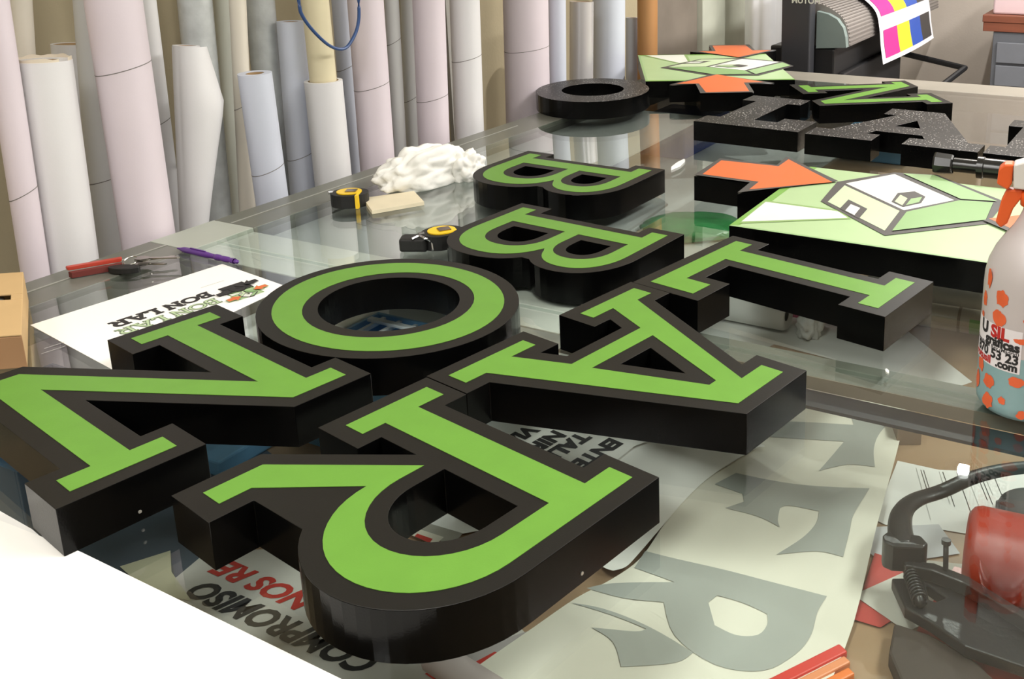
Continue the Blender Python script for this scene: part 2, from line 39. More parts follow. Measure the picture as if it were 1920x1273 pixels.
# ------------------------------------------------------------------ materials
MATS = {}
def lin(c):
    if isinstance(c, str): c = tuple(int(c[i:i+2], 16)/255 for i in (0, 2, 4))
    return tuple(x/12.92 if x <= .04045 else ((x+.055)/1.055)**2.4 for x in c)
def mat(name, c, rough=.5, metal=0, spec=.5, var=.04, scale=8, bump=0, bscale=200, coat=0, alpha=None, stretch=None, c2=None, trans=0):
    if name in MATS: return MATS[name]
    m = bpy.data.materials.new(name); m.use_nodes = True; nt = m.node_tree; b = nt.nodes['Principled BSDF']
    b.inputs['Roughness'].default_value = rough; b.inputs['Metallic'].default_value = metal
    b.inputs['Specular IOR Level'].default_value = spec
    if coat: b.inputs['Coat Weight'].default_value = coat
    if trans: b.inputs['Transmission Weight'].default_value = trans
    tc = nt.nodes.new('ShaderNodeTexCoord'); mp = nt.nodes.new('ShaderNodeMapping'); nt.links.new(tc.outputs['Object'], mp.inputs[0])
    if stretch: mp.inputs['Scale'].default_value = stretch
    nz = nt.nodes.new('ShaderNodeTexNoise'); nz.inputs['Scale'].default_value = scale; nz.inputs['Detail'].default_value = 4
    nt.links.new(mp.outputs[0], nz.inputs['Vector'])
    cr = nt.nodes.new('ShaderNodeValToRGB'); l = lin(c); l2 = lin(c2) if c2 else None
    cr.color_ramp.elements[0].position = .3; cr.color_ramp.elements[1].position = .7
    cr.color_ramp.elements[0].color = tuple(max(0, x*(1-var)) for x in l)+(1,)
    cr.color_ramp.elements[1].color = (tuple(min(1, x*(1+var)) for x in l) if not l2 else l2)+(1,)
    nt.links.new(nz.outputs['Fac'], cr.inputs[0]); nt.links.new(cr.outputs[0], b.inputs['Base Color'])
    if bump:
        n2 = nt.nodes.new('ShaderNodeTexNoise'); n2.inputs['Scale'].default_value = bscale; n2.inputs['Detail'].default_value = 3
        nt.links.new(mp.outputs[0], n2.inputs['Vector'])
        bp = nt.nodes.new('ShaderNodeBump'); bp.inputs['Strength'].default_value = bump; bp.inputs['Distance'].default_value = .002
        nt.links.new(n2.outputs['Fac'], bp.inputs['Height']); nt.links.new(bp.outputs[0], b.inputs['Normal'])
    if alpha is not None: b.inputs['Alpha'].default_value = alpha
    MATS[name] = m; return m
def glassmat(name, tint, f0=.045, rough=0.0, haze=0, hazecol=(.8, .8, .8), k=1.0):
    if name in MATS: return MATS[name]
    m = bpy.data.materials.new(name); m.use_nodes = True; nt = m.node_tree; nt.nodes.clear(); N = nt.nodes.new; Lk = nt.links.new
    out = N('ShaderNodeOutputMaterial'); tr = N('ShaderNodeBsdfTransparent'); tr.inputs[0].default_value = tuple(tint)+(1,)
    gl = N('ShaderNodeBsdfGlossy'); gl.inputs['Roughness'].default_value = rough
    ge = N('ShaderNodeNewGeometry'); dt = N('ShaderNodeVectorMath'); dt.operation = 'DOT_PRODUCT'
    Lk(ge.outputs['Incoming'], dt.inputs[0]); Lk(ge.outputs['Normal'], dt.inputs[1])
    def mth(op, a, b=None):
        n = N('ShaderNodeMath'); n.operation = op
        for i, v in ((0, a), (1, b)):
            if v is None: continue
            if isinstance(v, (int, float)): n.inputs[i].default_value = v
            else: Lk(v, n.inputs[i])
        return n.outputs[0]
    c = mth('ABSOLUTE', dt.outputs['Value']); c = mth('SUBTRACT', 1.0, c); c = mth('POWER', c, 5.0)   # Schlick's law
    c = mth('MULTIPLY', c, (1-f0)*k); c = mth('ADD', c, f0); c = mth('MINIMUM', c, 1.0)
    mx = N('ShaderNodeMixShader'); Lk(c, mx.inputs[0]); src = tr.outputs[0]
    if haze:
        df = N('ShaderNodeBsdfDiffuse'); df.inputs[0].default_value = tuple(hazecol)+(1,); m2 = N('ShaderNodeMixShader')
        m2.inputs[0].default_value = haze; Lk(tr.outputs[0], m2.inputs[1]); Lk(df.outputs[0], m2.inputs[2]); src = m2.outputs[0]
    Lk(src, mx.inputs[1]); Lk(gl.outputs[0], mx.inputs[2]); Lk(mx.outputs[0], out.inputs[0])
    MATS[name] = m; return m
def emit(name, c, s):
    m = bpy.data.materials.new(name); m.use_nodes = True; b = m.node_tree.nodes['Principled BSDF']
    b.inputs['Base Color'].default_value = tuple(lin(c))+(1,); b.inputs['Emission Color'].default_value = tuple(lin(c))+(1,); b.inputs['Emission Strength'].default_value = s
    MATS[name] = m; return m
def speckle(name, base, dots, rough=.45):
    m = mat(name, base, rough, spec=.5, var=.25, scale=30, bump=.25, bscale=260); nt = m.node_tree; b = nt.nodes['Principled BSDF']
    old = b.inputs['Base Color'].links[0].from_socket
    v = nt.nodes.new('ShaderNodeTexVoronoi'); v.inputs['Scale'].default_value = 130; tc = nt.nodes['Texture Coordinate'] if 'Texture Coordinate' in nt.nodes else nt.nodes.new('ShaderNodeTexCoord')
    nt.links.new(tc.outputs['Object'], v.inputs['Vector'])
    n3 = nt.nodes.new('ShaderNodeTexNoise'); n3.inputs['Scale'].default_value = 9; nt.links.new(tc.outputs['Object'], n3.inputs['Vector'])
    lt = nt.nodes.new('ShaderNodeMath'); lt.operation = 'MULTIPLY'; lt.inputs[1].default_value = .36; nt.links.new(n3.outputs['Fac'], lt.inputs[0])
    cmp = nt.nodes.new('ShaderNodeMath'); cmp.operation = 'LESS_THAN'; nt.links.new(v.outputs['Distance'], cmp.inputs[0]); nt.links.new(lt.outputs[0], cmp.inputs[1])
    mx = nt.nodes.new('ShaderNodeMix'); mx.data_type = 'RGBA'; nt.links.new(cmp.outputs[0], mx.inputs[0]); nt.links.new(old, mx.inputs[6]); mx.inputs[7].default_value = tuple(lin(dots))+(1,)
    nt.links.new(mx.outputs[2], b.inputs['Base Color']); return m
BLACK = mat('black_gloss_acrylic', '060606', .2, spec=.5, var=.2, scale=20, bump=.05, bscale=400)
BLACK.node_tree.nodes['Principled BSDF'].inputs['IOR'].default_value = 1.25
BLACKTOP = mat('black_satin_film', '141310', .45, spec=.35, var=.06, scale=40, bump=.05, bscale=600)
SPECK = speckle('dusty_black', '1c1a19', 'c4c0bc')
GREEN = mat('lime_vinyl', '629236', .42, spec=.4, var=.035, scale=25, bump=.04, bscale=500)
LG1 = mat('pale_green_vinyl', 'a6c08f', .42, var=.05, scale=6); LG2 = mat('mid_green_vinyl', '86aa70', .42, var=.04)
LG3 = mat('edge_green_vinyl', '76a54c', .42); LG4 = mat('leaf_green_vinyl', '94b47f', .42); LG5 = mat('mint_vinyl', 'bfd1ab', .42); LG6 = mat('olive_line_vinyl', '86a565', .42)
WHITEV = mat('white_vinyl', 'dde0d7', .42); DARKV = mat('charcoal_vinyl', '4a4745', .5); ORANGE = mat('orange_vinyl', 'd96a35', .42, var=.03)
PAPER = mat('white_paper', 'e9e8e4', .8, var=.02, scale=3); PAPER2 = mat('bright_paper', 'f6f4ee', .8, var=.02, scale=3); PAPERC = mat('cream_paper', 'cfc9ba', .8, var=.05, scale=5)
INK = mat('black_ink', '2b2929', .7); GREYINK = mat('grey_ink', 'a8aba5', .75, var=.08, scale=6); REDINK = mat('red_ink', 'b8372c', .7); FAINT = mat('faint_ink', 'b9b9b6', .8)
# ------------------------------------------------------------------ mesh helpers
def link(name, me, m, parent=None, smooth=False):
    o = bpy.data.objects.new(name, me); COL.objects.link(o)
    for mm in (m if isinstance(m, (list, tuple)) else [m]): me.materials.append(mm)
    if smooth:
        for p in me.polygons: p.use_smooth = True
    if parent is not None: o.parent = parent
    return o
def bm_obj(name, bm, m, parent=None, smooth=False):
    me = bpy.data.meshes.new(name); bm.normal_update(); bm.to_mesh(me); bm.free(); return link(name, me, m, parent, smooth)
def tag(o, label=None, cat=None, group=None, kind=None):
    for k, v in (('label', label), ('category', cat), ('group', group), ('kind', kind)):
        if v: o[k] = v
    return o
def empty(name, loc=(0, 0, 0), rz=0): 
    o = bpy.data.objects.new(name, None); COL.objects.link(o); o.location = loc; o.rotation_euler = (0, 0, rz); o.empty_display_size = .02; return o
def bevel(o, w, seg=2, ang=40):
    md = o.modifiers.new('bevel', 'BEVEL'); md.width = w; md.segments = seg; md.limit_method = 'ANGLE'; md.angle_limit = math.radians(ang); return o
def fill(bm, loops, z=0.0):
    es = []; vs = []
    for L in loops:
        v = [bm.verts.new((p[0], p[1], z)) for p in L]; vs.append(v)
        for i in range(len(v)): es.append(bm.edges.new((v[i], v[(i+1) % len(v)])))
    r = bmesh.ops.triangle_fill(bm, edges=es, use_beauty=True, use_dissolve=False)
    fs = [f for f in r['geom'] if isinstance(f, bmesh.types.BMFace)]
    for f in fs:
        f.normal_update()
        if f.normal.z < 0: f.normal_flip()
    return vs, fs
def prism(loops, z0, z1, bm=None, side_mat=0, top_mat=0):
    bm = bm or bmesh.new()
    vt, ft = fill(bm, loops, z1); vb, fb = fill(bm, loops, z0)
    for f in fb: f.normal_flip(); f.material_index = side_mat
    for f in ft: f.material_index = top_mat
    for k, L in enumerate(loops):
        a = sum(L[i][0]*L[(i+1) % len(L)][1]-L[(i+1) % len(L)][0]*L[i][1] for i in range(len(L)))
        ccw = a > 0; outer = (k == 0); n = len(L)
        for i in range(n):
            j = (i+1) % n; q = (vb[k][i], vb[k][j], vt[k][j], vt[k][i])
            if ccw != outer: q = q[::-1]
            f = bm.faces.new(q); f.material_index = side_mat
    return bm
def box_bm(bm, a, b, M=None):
    a, b = Vector(a), Vector(b); v = [Vector((x, y, z)) for x in (a.x, b.x) for y in (a.y, b.y) for z in (a.z, b.z)]
    if M is not None: v = [M @ q for q in v]
    v = [bm.verts.new(q) for q in v]
    for q in ((0, 1, 3, 2), (4, 6, 7, 5), (0, 4, 5, 1), (2, 3, 7, 6), (0, 2, 6, 4), (1, 5, 7, 3)): bm.faces.new([v[i] for i in q])
    bmesh.ops.recalc_face_normals(bm, faces=bm.faces[:]); return bm
def box(name, a, b, m, parent=None, bv=0, M=None):
    o = bm_obj(name, box_bm(bmesh.new(), a, b, M), m, parent)
    if bv: bevel(o, bv)
    return o
def frame(o, ux, uy, uz=None):
    ux = Vector(ux).normalized(); uz = Vector(uz).normalized() if uz is not None else ux.cross(Vector(uy)).normalized(); uy = uz.cross(ux)
    return Matrix(((ux.x, uy.x, uz.x, o[0]), (ux.y, uy.y, uz.y, o[1]), (ux.z, uy.z, uz.z, o[2]), (0, 0, 0, 1)))
TF = frame((0, 0, 0), EX, EY, EZ)
def lathe(prof, n=32, M=None, bm=None, a0=0, a1=2*math.pi):
    bm = bm or bmesh.new(); full = abs(a1-a0-2*math.pi) < 1e-6; rings = []
    for r, z in prof:
        ring = []
        for i in range(n if full else n+1):
            a = a0+(a1-a0)*i/n; p = Vector((r*math.cos(a), r*math.sin(a), z)); ring.append(bm.verts.new(M @ p if M is not None else p))
        rings.append(ring)
    for A, B in zip(rings, rings[1:]):
        m_ = len(A)
        for i in range(m_ if full else m_-1):
            j = (i+1) % m_
            bm.faces.new((A[i], A[j], B[j], B[i]))
    bmesh.ops.remove_doubles(bm, verts=bm.verts[:], dist=1e-6)
    bmesh.ops.recalc_face_normals(bm, faces=bm.faces[:]); return bm
def tube(path, r, n=10, bm=None, rs=None, cap=True, squash=1.0):
    bm = bm or bmesh.new(); P = [Vector(p) for p in path]; rings = []; up = Vector((0, 0, 1))
    for i, p in enumerate(P):
        d = (P[min(i+1, len(P)-1)]-P[max(i-1, 0)]).normalized()
        a = d.cross(up);  a = a.normalized() if a.length > .05 else d.cross(Vector((1, 0, 0))).normalized()
        b = a.cross(d); rr = rs[i] if rs else r
        rings.append([bm.verts.new(p+a*math.cos(t)*rr+b*math.sin(t)*rr*squash) for t in (2*math.pi*k/n for k in range(n))])
    for A, B in zip(rings, rings[1:]):
        for i in range(n): bm.faces.new((A[i], A[(i+1) % n], B[(i+1) % n], B[i]))
    if cap: bm.faces.new(rings[0]); bm.faces.new(rings[-1][::-1])
    bmesh.ops.recalc_face_normals(bm, faces=bm.faces[:]); return bm
def smoothpath(P, k=6, closed=False):
    P = [Vector(p) for p in P]; o = []; n = len(P)
    for i in range(n if closed else n-1):
        if closed: a, b, c, d = P[i-1], P[i], P[(i+1) % n], P[(i+2) % n]
        else: a, b, c, d = P[max(i-1, 0)], P[i], P[i+1], P[min(i+2, n-1)]
        for j in range(k):
            t = j/k; o.append(.5*((2*b)+(c-a)*t+(2*a-5*b+4*c-d)*t*t+(3*b-a-3*c+d)*t**3))
    if not closed: o.append(P[-1])
    return o
def along(p0, p1):
    z = (Vector(p1)-Vector(p0)); L = z.length; z.normalize(); x = Vector((1, 0, 0)); x = (x-z*x.dot(z)).normalized(); y = z.cross(x)
    return Matrix(((x.x, y.x, z.x, p0[0]), (x.y, y.y, z.y, p0[1]), (x.z, y.z, z.z, p0[2]), (0, 0, 0, 1))), L
_txt = {}
def text_mesh(body, size=1.0, bold=0.0, shear=0.0, wid=1.0):
    c = bpy.data.curves.new('lettering', 'FONT'); c.body = body; c.size = size; c.offset = bold; c.shear = shear; c.resolution_u = 3; c.extrude = 0
    o = bpy.data.objects.new('lettering', c); COL.objects.link(o); dg = bpy.context.evaluated_depsgraph_get(); dg.update()
    me = bpy.data.meshes.new_from_object(o.evaluated_get(dg)); v = [(p.co.x*wid, p.co.y) for p in me.vertices]; f = [tuple(q.vertices) for q in me.polygons]
    bpy.data.objects.remove(o); bpy.data.curves.remove(c); bpy.data.meshes.remove(me); return v, f
def flat_text(name, body, M, size, m, parent, bold=.02, shear=0, z=.0004, wid=1.0, align='L', func=None):
    v, f = text_mesh(body, size, bold*size, shear, wid); w_ = max(p[0] for p in v) if v else 0
    dx = {'L': 0, 'C': -w_/2, 'R': -w_}[align]; bm = bmesh.new()
    vs = [bm.verts.new(func(p[0]+dx, p[1]) if func else M @ Vector((p[0]+dx, p[1], z))) for p in v]
    for q in f:
        try: bm.faces.new([vs[i] for i in q])
        except ValueError: pass
    return bm_obj(name, bm, m, parent)
# ------------------------------------------------------------------ the room
def rectwall(name, p0, p1, z0, z1, th, m, out):
    p0, p1 = Vector(p0), Vector(p1); n = Vector(out).normalized()*th
    bm = bmesh.new(); q = [p0, p1, p1+n, p0+n]
    vb = [bm.verts.new((v.x, v.y, z0)) for v in q]; vt = [bm.verts.new((v.x, v.y, z1)) for v in q]
    bm.faces.new(vb); bm.faces.new(vt)
    for i in range(4): bm.faces.new((vb[i], vb[(i+1) % 4], vt[(i+1) % 4], vt[i]))
    bmesh.ops.recalc_face_normals(bm, faces=bm.faces[:]); return tag(bm_obj(name, bm, m), kind='structure')
WALLM = mat('beige_plaster', 'b0a488', .85, var=.08, scale=3, bump=.3, bscale=90)
WALLB = mat('taupe_plaster', 'bcb2a8', .85, var=.05, scale=3, bump=.25, bscale=90)
rectwall('wall_left', TP(-2.30, -2.6), TP(-2.30, 6.2), 0, 2.9, .1, WALLM, -EX)
rectwall('wall_back', TP(-2.30, 6.15), TP(3.6, 6.15), 0, 2.9, .1, WALLB, EY)
WALLW = mat('cream_plaster', 'a39d93', .85, var=.03)
rectwall('wall_right', TP(3.6, -2.6), TP(3.6, 6.2), 0, 2.9, .1, WALLW, EX)
rectwall('wall_front', TP(-2.30, -2.6), TP(3.6, -2.6), 0, 2.9, .1, WALLW, -EY)
tag(box('floor', (-2.4, -2.7, -.05), (3.7, 6.3, 0), mat('floor_concrete', '96918a', .6, var=.15, scale=4), M=TF), kind='structure')
tag(box('ceiling', (-2.4, -2.7, 2.9), (3.7, 6.3, 2.95), mat('ceiling_white', 'eceae6', .9), M=TF), kind='structure')
LAMPE = emit('lamp_diffuser', 'ffffff', 6.0); LAMPF = mat('lamp_housing', 'd9d9d6', .4)
_ln = ['ceiling light fixture right above the front of the glass table', 'ceiling light fixture right of the glass table', 'ceiling light fixture above the right side of the far letters', 'added ceiling light fixture nearest the plotter printer, brightening the back wall', 'ceiling light fixture behind the camera']
for i, (a, b, k) in enumerate(LAMPS):
    e = tag(empty('ceiling_light', TP(a, b, 2.9), TANG), _ln[i], 'ceiling light', 'fluorescent fixtures on the ceiling')
    box('housing', (-.17, -.68, -.05), (.17, .68, 0), LAMPF, e, .005); box('diffuser', (-.14, -.62, -.075), (.14, .62, -.0501), LAMPE, e)
_e = tag(empty('added_spot', TP(*SPOT, 2.9)), 'added small round ceiling spot brightening the corner between far letters and printer', 'ceiling light')
bm_obj('housing', lathe([(.001, 0), (.10, 0), (.10, -.12), (.085, -.16), (.085, -.13), (.001, -.13)], 28), LAMPF, _e); bm_obj('diffuser', lathe([(.001, -.14), (.022, -.14), (.022, -.1305), (.001, -.1305)], 28), LAMPE, _e)
# panels and grey corner pieces on the left wall beyond the tubes
def P3(v): return Vector(v)
PAN = mat('grey_green_panel', 'c6c9ba', .7, var=.06); PAN2 = mat('dark_taupe_panel', '877d72', .75, var=.12, scale=5)
def wallpanel(name, b0, b1, z0, z1, m, label, cat, d=.02, off=-2.28):
    o = box(name, (off, b0, z0), (off+d, b1, z1), m, bv=.003, M=TF); return tag(o, label, cat)
wallpanel('wall_board', 4.30, 4.775, .3, 2.0, PAN2, 'dark taupe board on the wall right of the kraft cardboard tube', 'board')
wallpanel('cupboard_front', 4.78, 5.62, .3, 2.1, PAN, 'pale grey green flat panel on wall behind the far logo sign', 'panel', .05)
# ------------------------------------------------------------------ the glass table
TX0, TX1, TY0, TY1 = -1.862, .62, .22, 3.83
GL = glassmat('table_glass', (.95, .98, .965), .06, k=1.6)
GEDGE = mat('glass_edge_green', '6f8a80', .1, spec=.8)
tb = tag(empty('glass_table', TP(-.6, 2.0, 0)), 'large glass topped work table on a grey steel frame with letters lying on it', 'table')
TBI = Matrix.Translation(-Vector(tb.location))
def tbox(name, a, b, m, bv=0): return box(name, a, b, m, tb, bv, TBI @ TF)
STEEL = mat('grey_steel_frame', '63655c', .45, spec=.5, var=.08); NAVY = mat('navy_shadow', '121826', .5); CREAMM = mat('brown_grey_strip', '8a7d6c', .5)
PALE = mat('pale_board', 'd9dad3', .5, var=.04); CHRM = mat('bead_grey', '9a9a92', .4, spec=.5)
GX = TX0+.125; GY = TY1-.19
tbox('glass_pane', (GX, TY0, ZT-.008), (TX1, 1.322, ZT), GL); tbox('glass_pane', (GX, 1.326, ZT-.008), (TX1, GY, ZT), GL)
RAILT = mat('rail_flush_top', '6b6c63', .3, spec=.4, var=.08, scale=4, stretch=(1, 1, 1)); FARR = mat('far_rail_top', '8b867c', .35, spec=.4, var=.06)
tbox('side_rail', (TX0, TY0, ZT-.07), (GX-.001, 1.262, ZT-.0002), RAILT, .002); tbox('side_rail', (TX0, 1.422, ZT-.07), (GX-.001, TY1, ZT-.0002), RAILT, .002)
tbox('glass_bead', (TX0+.052, TY0, ZT+.0001), (TX0+.056, 1.262, ZT+.0012), CHRM, 0); tbox('glass_bead', (TX0+.052, 1.422, ZT+.0001), (TX0+.056, 2.5, ZT+.0012), CHRM, 0)
tbox('board_end', (TX0, 1.263, ZT-.012), (GX-.001, 1.421, ZT), mat('pale_board_end', 'a9ada2', .45, var=.04), .001)
_sp = [(-1.73, 1.44), (-1.02, 1.44), (-1.05, 2.05), (-1.36, 2.3), (-1.39, 3.0), (-1.73, 3.0)]
_bm = prism([_sp], ZT-.036, ZT-.030); _bm.transform(TBI @ TF); bm_obj('added_panel', _bm, mat('grey_added_panel', 'a9acaa', .8, var=.08, scale=3), tb)  # panel added under the glass so the glass looks brighter
tbox('side_rail', (TX1-.115, TY0, ZT-.07), (TX1-.012, TY1, ZT-.0125), STEEL, .003)
tbox('end_rail', (GX, GY+.001, ZT-.07), (TX1, TY1, ZT-.0002), FARR, .003); tbox('end_rail', (GX, TY0+.01, ZT-.07), (TX1-.116, TY0+.08, ZT-.0095), STEEL, .003)
tbox('cross_rail', (-.845, 1.300, ZT-.030), (TX1-.116, 1.368, ZT-.0095), mat('rail_grey_top', '66685f', .5, var=.05), .001)
tbox('rail_strip', (-.845, 1.2985, ZT-.030), (TX1-.116, 1.2999, ZT-.0095), CREAMM); tbox('shadow_flange', (-.845, 1.250, ZT-.036), (TX1-.116, 1.298, ZT-.031), NAVY)  # navy colour stands in for the shadow under the cross rail
tbox('cover_board', (GX, 1.263, ZT-.012), (-.85, 1.42, ZT-.0085), PALE, .001)
for a in (TX0+.06, TX1-.065):
    for b in (TY0+.05, 2.0, TY1-.06): tbox('leg', (a-.03, b-.03, 0), (a+.03, b+.03, ZT-.0701), STEEL, .003)
WOOD = mat('brown_plywood', 'ab8f72', .45, var=.10, scale=3, stretch=(1, 6, 1), spec=.5, c2='a08265')
tbox('shelf', (TX0+.12, TY0+.03, ZS-.018), (TX1-.02, TY1-.10, ZS), WOOD, .002)
# ------------------------------------------------------------------ letters
CHRB = mat('screw_steel', 'b5b2aa', .4, metal=.6)
def letter(i, k, x, y, ang, s, kind, label):
    d = D['LET'][k]; e = empty('sign_letter', (x, y, ZT), ang); e.scale = (s, s, 1)
    tag(e, label, 'letter', 'green faced black letters on the glass' if kind == 'green' else 'plain black letters on the glass')
    top = BLACKTOP if kind == 'green' else SPECK
    b = bm_obj('body', prism([d['b']]+d['bh'], 0.0002, TH, side_mat=0, top_mat=1), [BLACK, top], e); bevel(b, .0007, 2, 50)
    if k in ('R', 'N') and i in (0, 3):
        sx_, sy_ = ((.3709, .3806) if k == 'N' else (.3275, .3785))
        px_, py_ = (.29, sy_) if k == 'N' else (.11, sy_)
        bm_obj('screw_head', lathe([(.0001, 0), (.002, 0), (.002, .0008), (.0001, .0010)], 10, Matrix.Translation((px_, py_, .012)) @ Matrix.Rotation(-math.pi/2, 4, 'X')), CHRB, e)['label'] = 'tiny steel screw head'
    if kind == 'green':
        g = bm_obj('face', prism([d['g']]+d['gh'], TH+.00005, TH+.0006), GREEN, e); g['label'] = 'lime green vinyl face'
    return e
_lab = ['black block letter N with a lime green face, leftmost and nearest the cardboard box',
 'black letter L with lime green face, between the near logo sign and letter A',
 'black block letter A with a lime green face, between the letters L and R',
 'black block letter R with a lime green face, nearest the viewer',
 'black block letter O with a lime green face, flat ring between N and B',
 'black letter B with lime green face, the nearer B, beside the green O',
 'black letter B with lime green face, the farther B, beside the white cloth',
 'distant black letter N with lime green face, beside the far logo sign',
 'plain black letter L with no green face, beside the far logo sign',
 'plain black letter A with no green face, in front of the far green N',
 'plain black letter R cut off by the right frame edge',
 'plain black letter O, flat ring at the far corner of the glass']
for i, (k, x, y, an, s, kd) in enumerate(D['PLACE']): letter(i, k, x, y, an, s, kd, _lab[i])
# ------------------------------------------------------------------ logo signs
S1, S2 = .55, .494
def logo(e, F, h, flat=False, far=False, mono=None):
    """F maps logo plane (s,t) to local xy; h = block thickness"""
    L = D['LOGO']; Rv = lambda P: [(S1-p[0], S2*1.0015-(p[1]+.0) ) for p in P]
    f = lambda P: [tuple(F(*p)) for p in P]
    sq = [(0, 0), (S1, 0), (S1, S2), (0, S2)]
    bm = bmesh.new(); ab = L['arrowblack']; a2 = [(S1-p[0], 2*.3113-p[1]) for p in ab]; arr = L['arrow']; ar2 = [(S1-p[0], 2*.3113-p[1]) for p in arr]
    if not flat:
        o = bm_obj('block', prism([f(sq)], .0002, h, side_mat=0, top_mat=0), [BLACK], e); bevel(o, .0007, 2, 50)
        for P in (ab, a2):
            o = bm_obj('arrow_block', prism([f(P)], .0002, h+.0004), [BLACK], e)
    lay = [0]
    def put(nm, P, m, n=None):
        lay[0] += 1; z = h+.0002+lay[0]*(.00012 if flat else .00022)
        bm_ = bmesh.new(); fill(bm_, [f(P)], z)
        return bm_obj(nm, bm_, mono or m, e)
    put('ground', sq, LG1)
    put('edge_strip', [(0, 0), (.018, .012), (.018, S2), (0, S2)], LG3); put('edge_strip', [(0, 0), (S1, 0), (S1, .008), (.012, .008)], LG4)
    if far or True: put('edge_strip', [(S1-.014, 0), (S1, 0), (S1, S2), (S1-.014, S2)], LG3)
    put('beam_outline', L['whiteline'], LG6); put('white_beam', L['white'], WHITEV)
    put('house_outline', L['house'], DARKV)
    put('roof', L['roof'], WHITEV); put('front_wall', L['front'], LG5); put('door_frame', L['door'], DARKV); put('door', L['doorw'], WHITEV)
    put('chimney_outline', L['hex'], DARKV); put('chimney_side', L['hexa'], LG5); put('chimney_side', L['hexb'], LG4)
    put('back_roof', L['back'], LG4); put('side_wall', L['side'], LG2)
    for P, Q in ((ab, arr), (a2, ar2)):
        put('arrow_outline', P, DARKV if not flat else LG6); put('arrow', Q, ORANGE)
le = empty('logo_sign', (0, 0, ZT)); c1 = D['LOGO_C1']; le.location = (c1[0], c1[1], ZT)
tag(le, 'large green house logo sign block with orange arrow, beside the spray bottle', 'sign', 'house logo sign blocks')
logo(le, lambda s, t: (.897*s+.4415*t, -.4415*s+.897*t), TH)
fl = [Vector(p) for p in D['FLOGO']]; fe = empty('logo_sign', (fl[0].x, fl[0].y, ZT))
tag(fe, 'green house logo sign block with two orange arrows at the far end of the glass', 'sign', 'house logo sign blocks')
_us = ((fl[3]-fl[0])+(fl[2]-fl[1]))/2/S1; _ut = ((fl[1]-fl[0])+(fl[2]-fl[3]))/2/S2
logo(fe, lambda s, t: (_us.x*s+_ut.x*t, _us.y*s+_ut.y*t), TH, far=True)
# ------------------------------------------------------------------ rolls leaning by the wall
RC = {'pink': ('d8cdd4', 'white_roll_pinkish'), 'white': ('dcdbdc', 'white_roll'), 'cream': ('ddd6c8', 'cream_roll'), 'grey': ('cfd0cf', 'grey_white_roll'), 'blue': ('c9cedb', 'bluish_white_roll'), 'green': ('cfd1c6', 'greenish_white_roll'), 'kraft': ('b08050', 'kraft_tube'), 'silver': ('cfcccd', 'silver_film_roll'), 'plastic': ('b4b9ba', 'plastic_wrapped_roll')}
SEAM = mat('dark_seam_line', '77736f', .8); CORE = mat('cardboard_core', '9a7e58', .8, var=.1); RIM = mat('roll_edge', 'd8ccb8', .8)  # SEAM is the dark line at the edge of a wound sheet
_rl = {'a': 'pinkish white roll at the far left edge beside the cardboard box', 'a2': 'thin cream roll standing behind the leftmost pinkish roll', 'b': 'short white roll with torn rim, leftmost of the short ones', 'c': 'short white roll with open hollow end behind the torn rim roll', 'd': 'greyish roll standing between the short white roll and the broad pink roll',
 'e': 'broad tall pinkish white roll on the left, front row', 'f': 'thin white roll tucked right behind the broad left pinkish roll', 'g': 'white roll with its paper end flaring open like a cone', 'h': 'clear plastic wrapped roll behind the flared white roll', 'i': 'thin grey green roll right of the plastic wrapped one', 'i2': 'thin cream grey roll left of the short lavender roll',
 'j': 'short lavender white roll in front of the bubble wrapped roll', 'k': 'bubble wrapped roll with shiny sparkles behind the short lavender roll', 'l': 'light blue white roll left of the cream core tube', 'm': 'short white roll with a cream tube standing out of it', 'o': 'bluish roll behind the blue cable',
 'p': 'broad pinkish roll right of the blue cable', 'q': 'thin grey roll right of the broad pinkish roll behind the cable', 'r': 'thin shaded grey roll left of the pink cream roll', 's': 'pink cream roll left of the narrow dark gap', 't': 'bright white roll right of the narrow dark gap', 'u': 'very broad pinkish white roll behind the flat black O',
 'v': 'thin light blue roll right of the very broad pinkish roll', 'w': 'silver grey short roll standing behind the black O', 'x': 'broad pale blue white roll right of the silver roll', 'y': 'short blue white roll left of the kraft tube', 'z': 'orange brown kraft cardboard tube, rightmost of the rolls'}
PLAST = mat('clear_film_wrap', 'c6caca', .15, spec=.8, var=.10, scale=30, bump=.5, bscale=60)
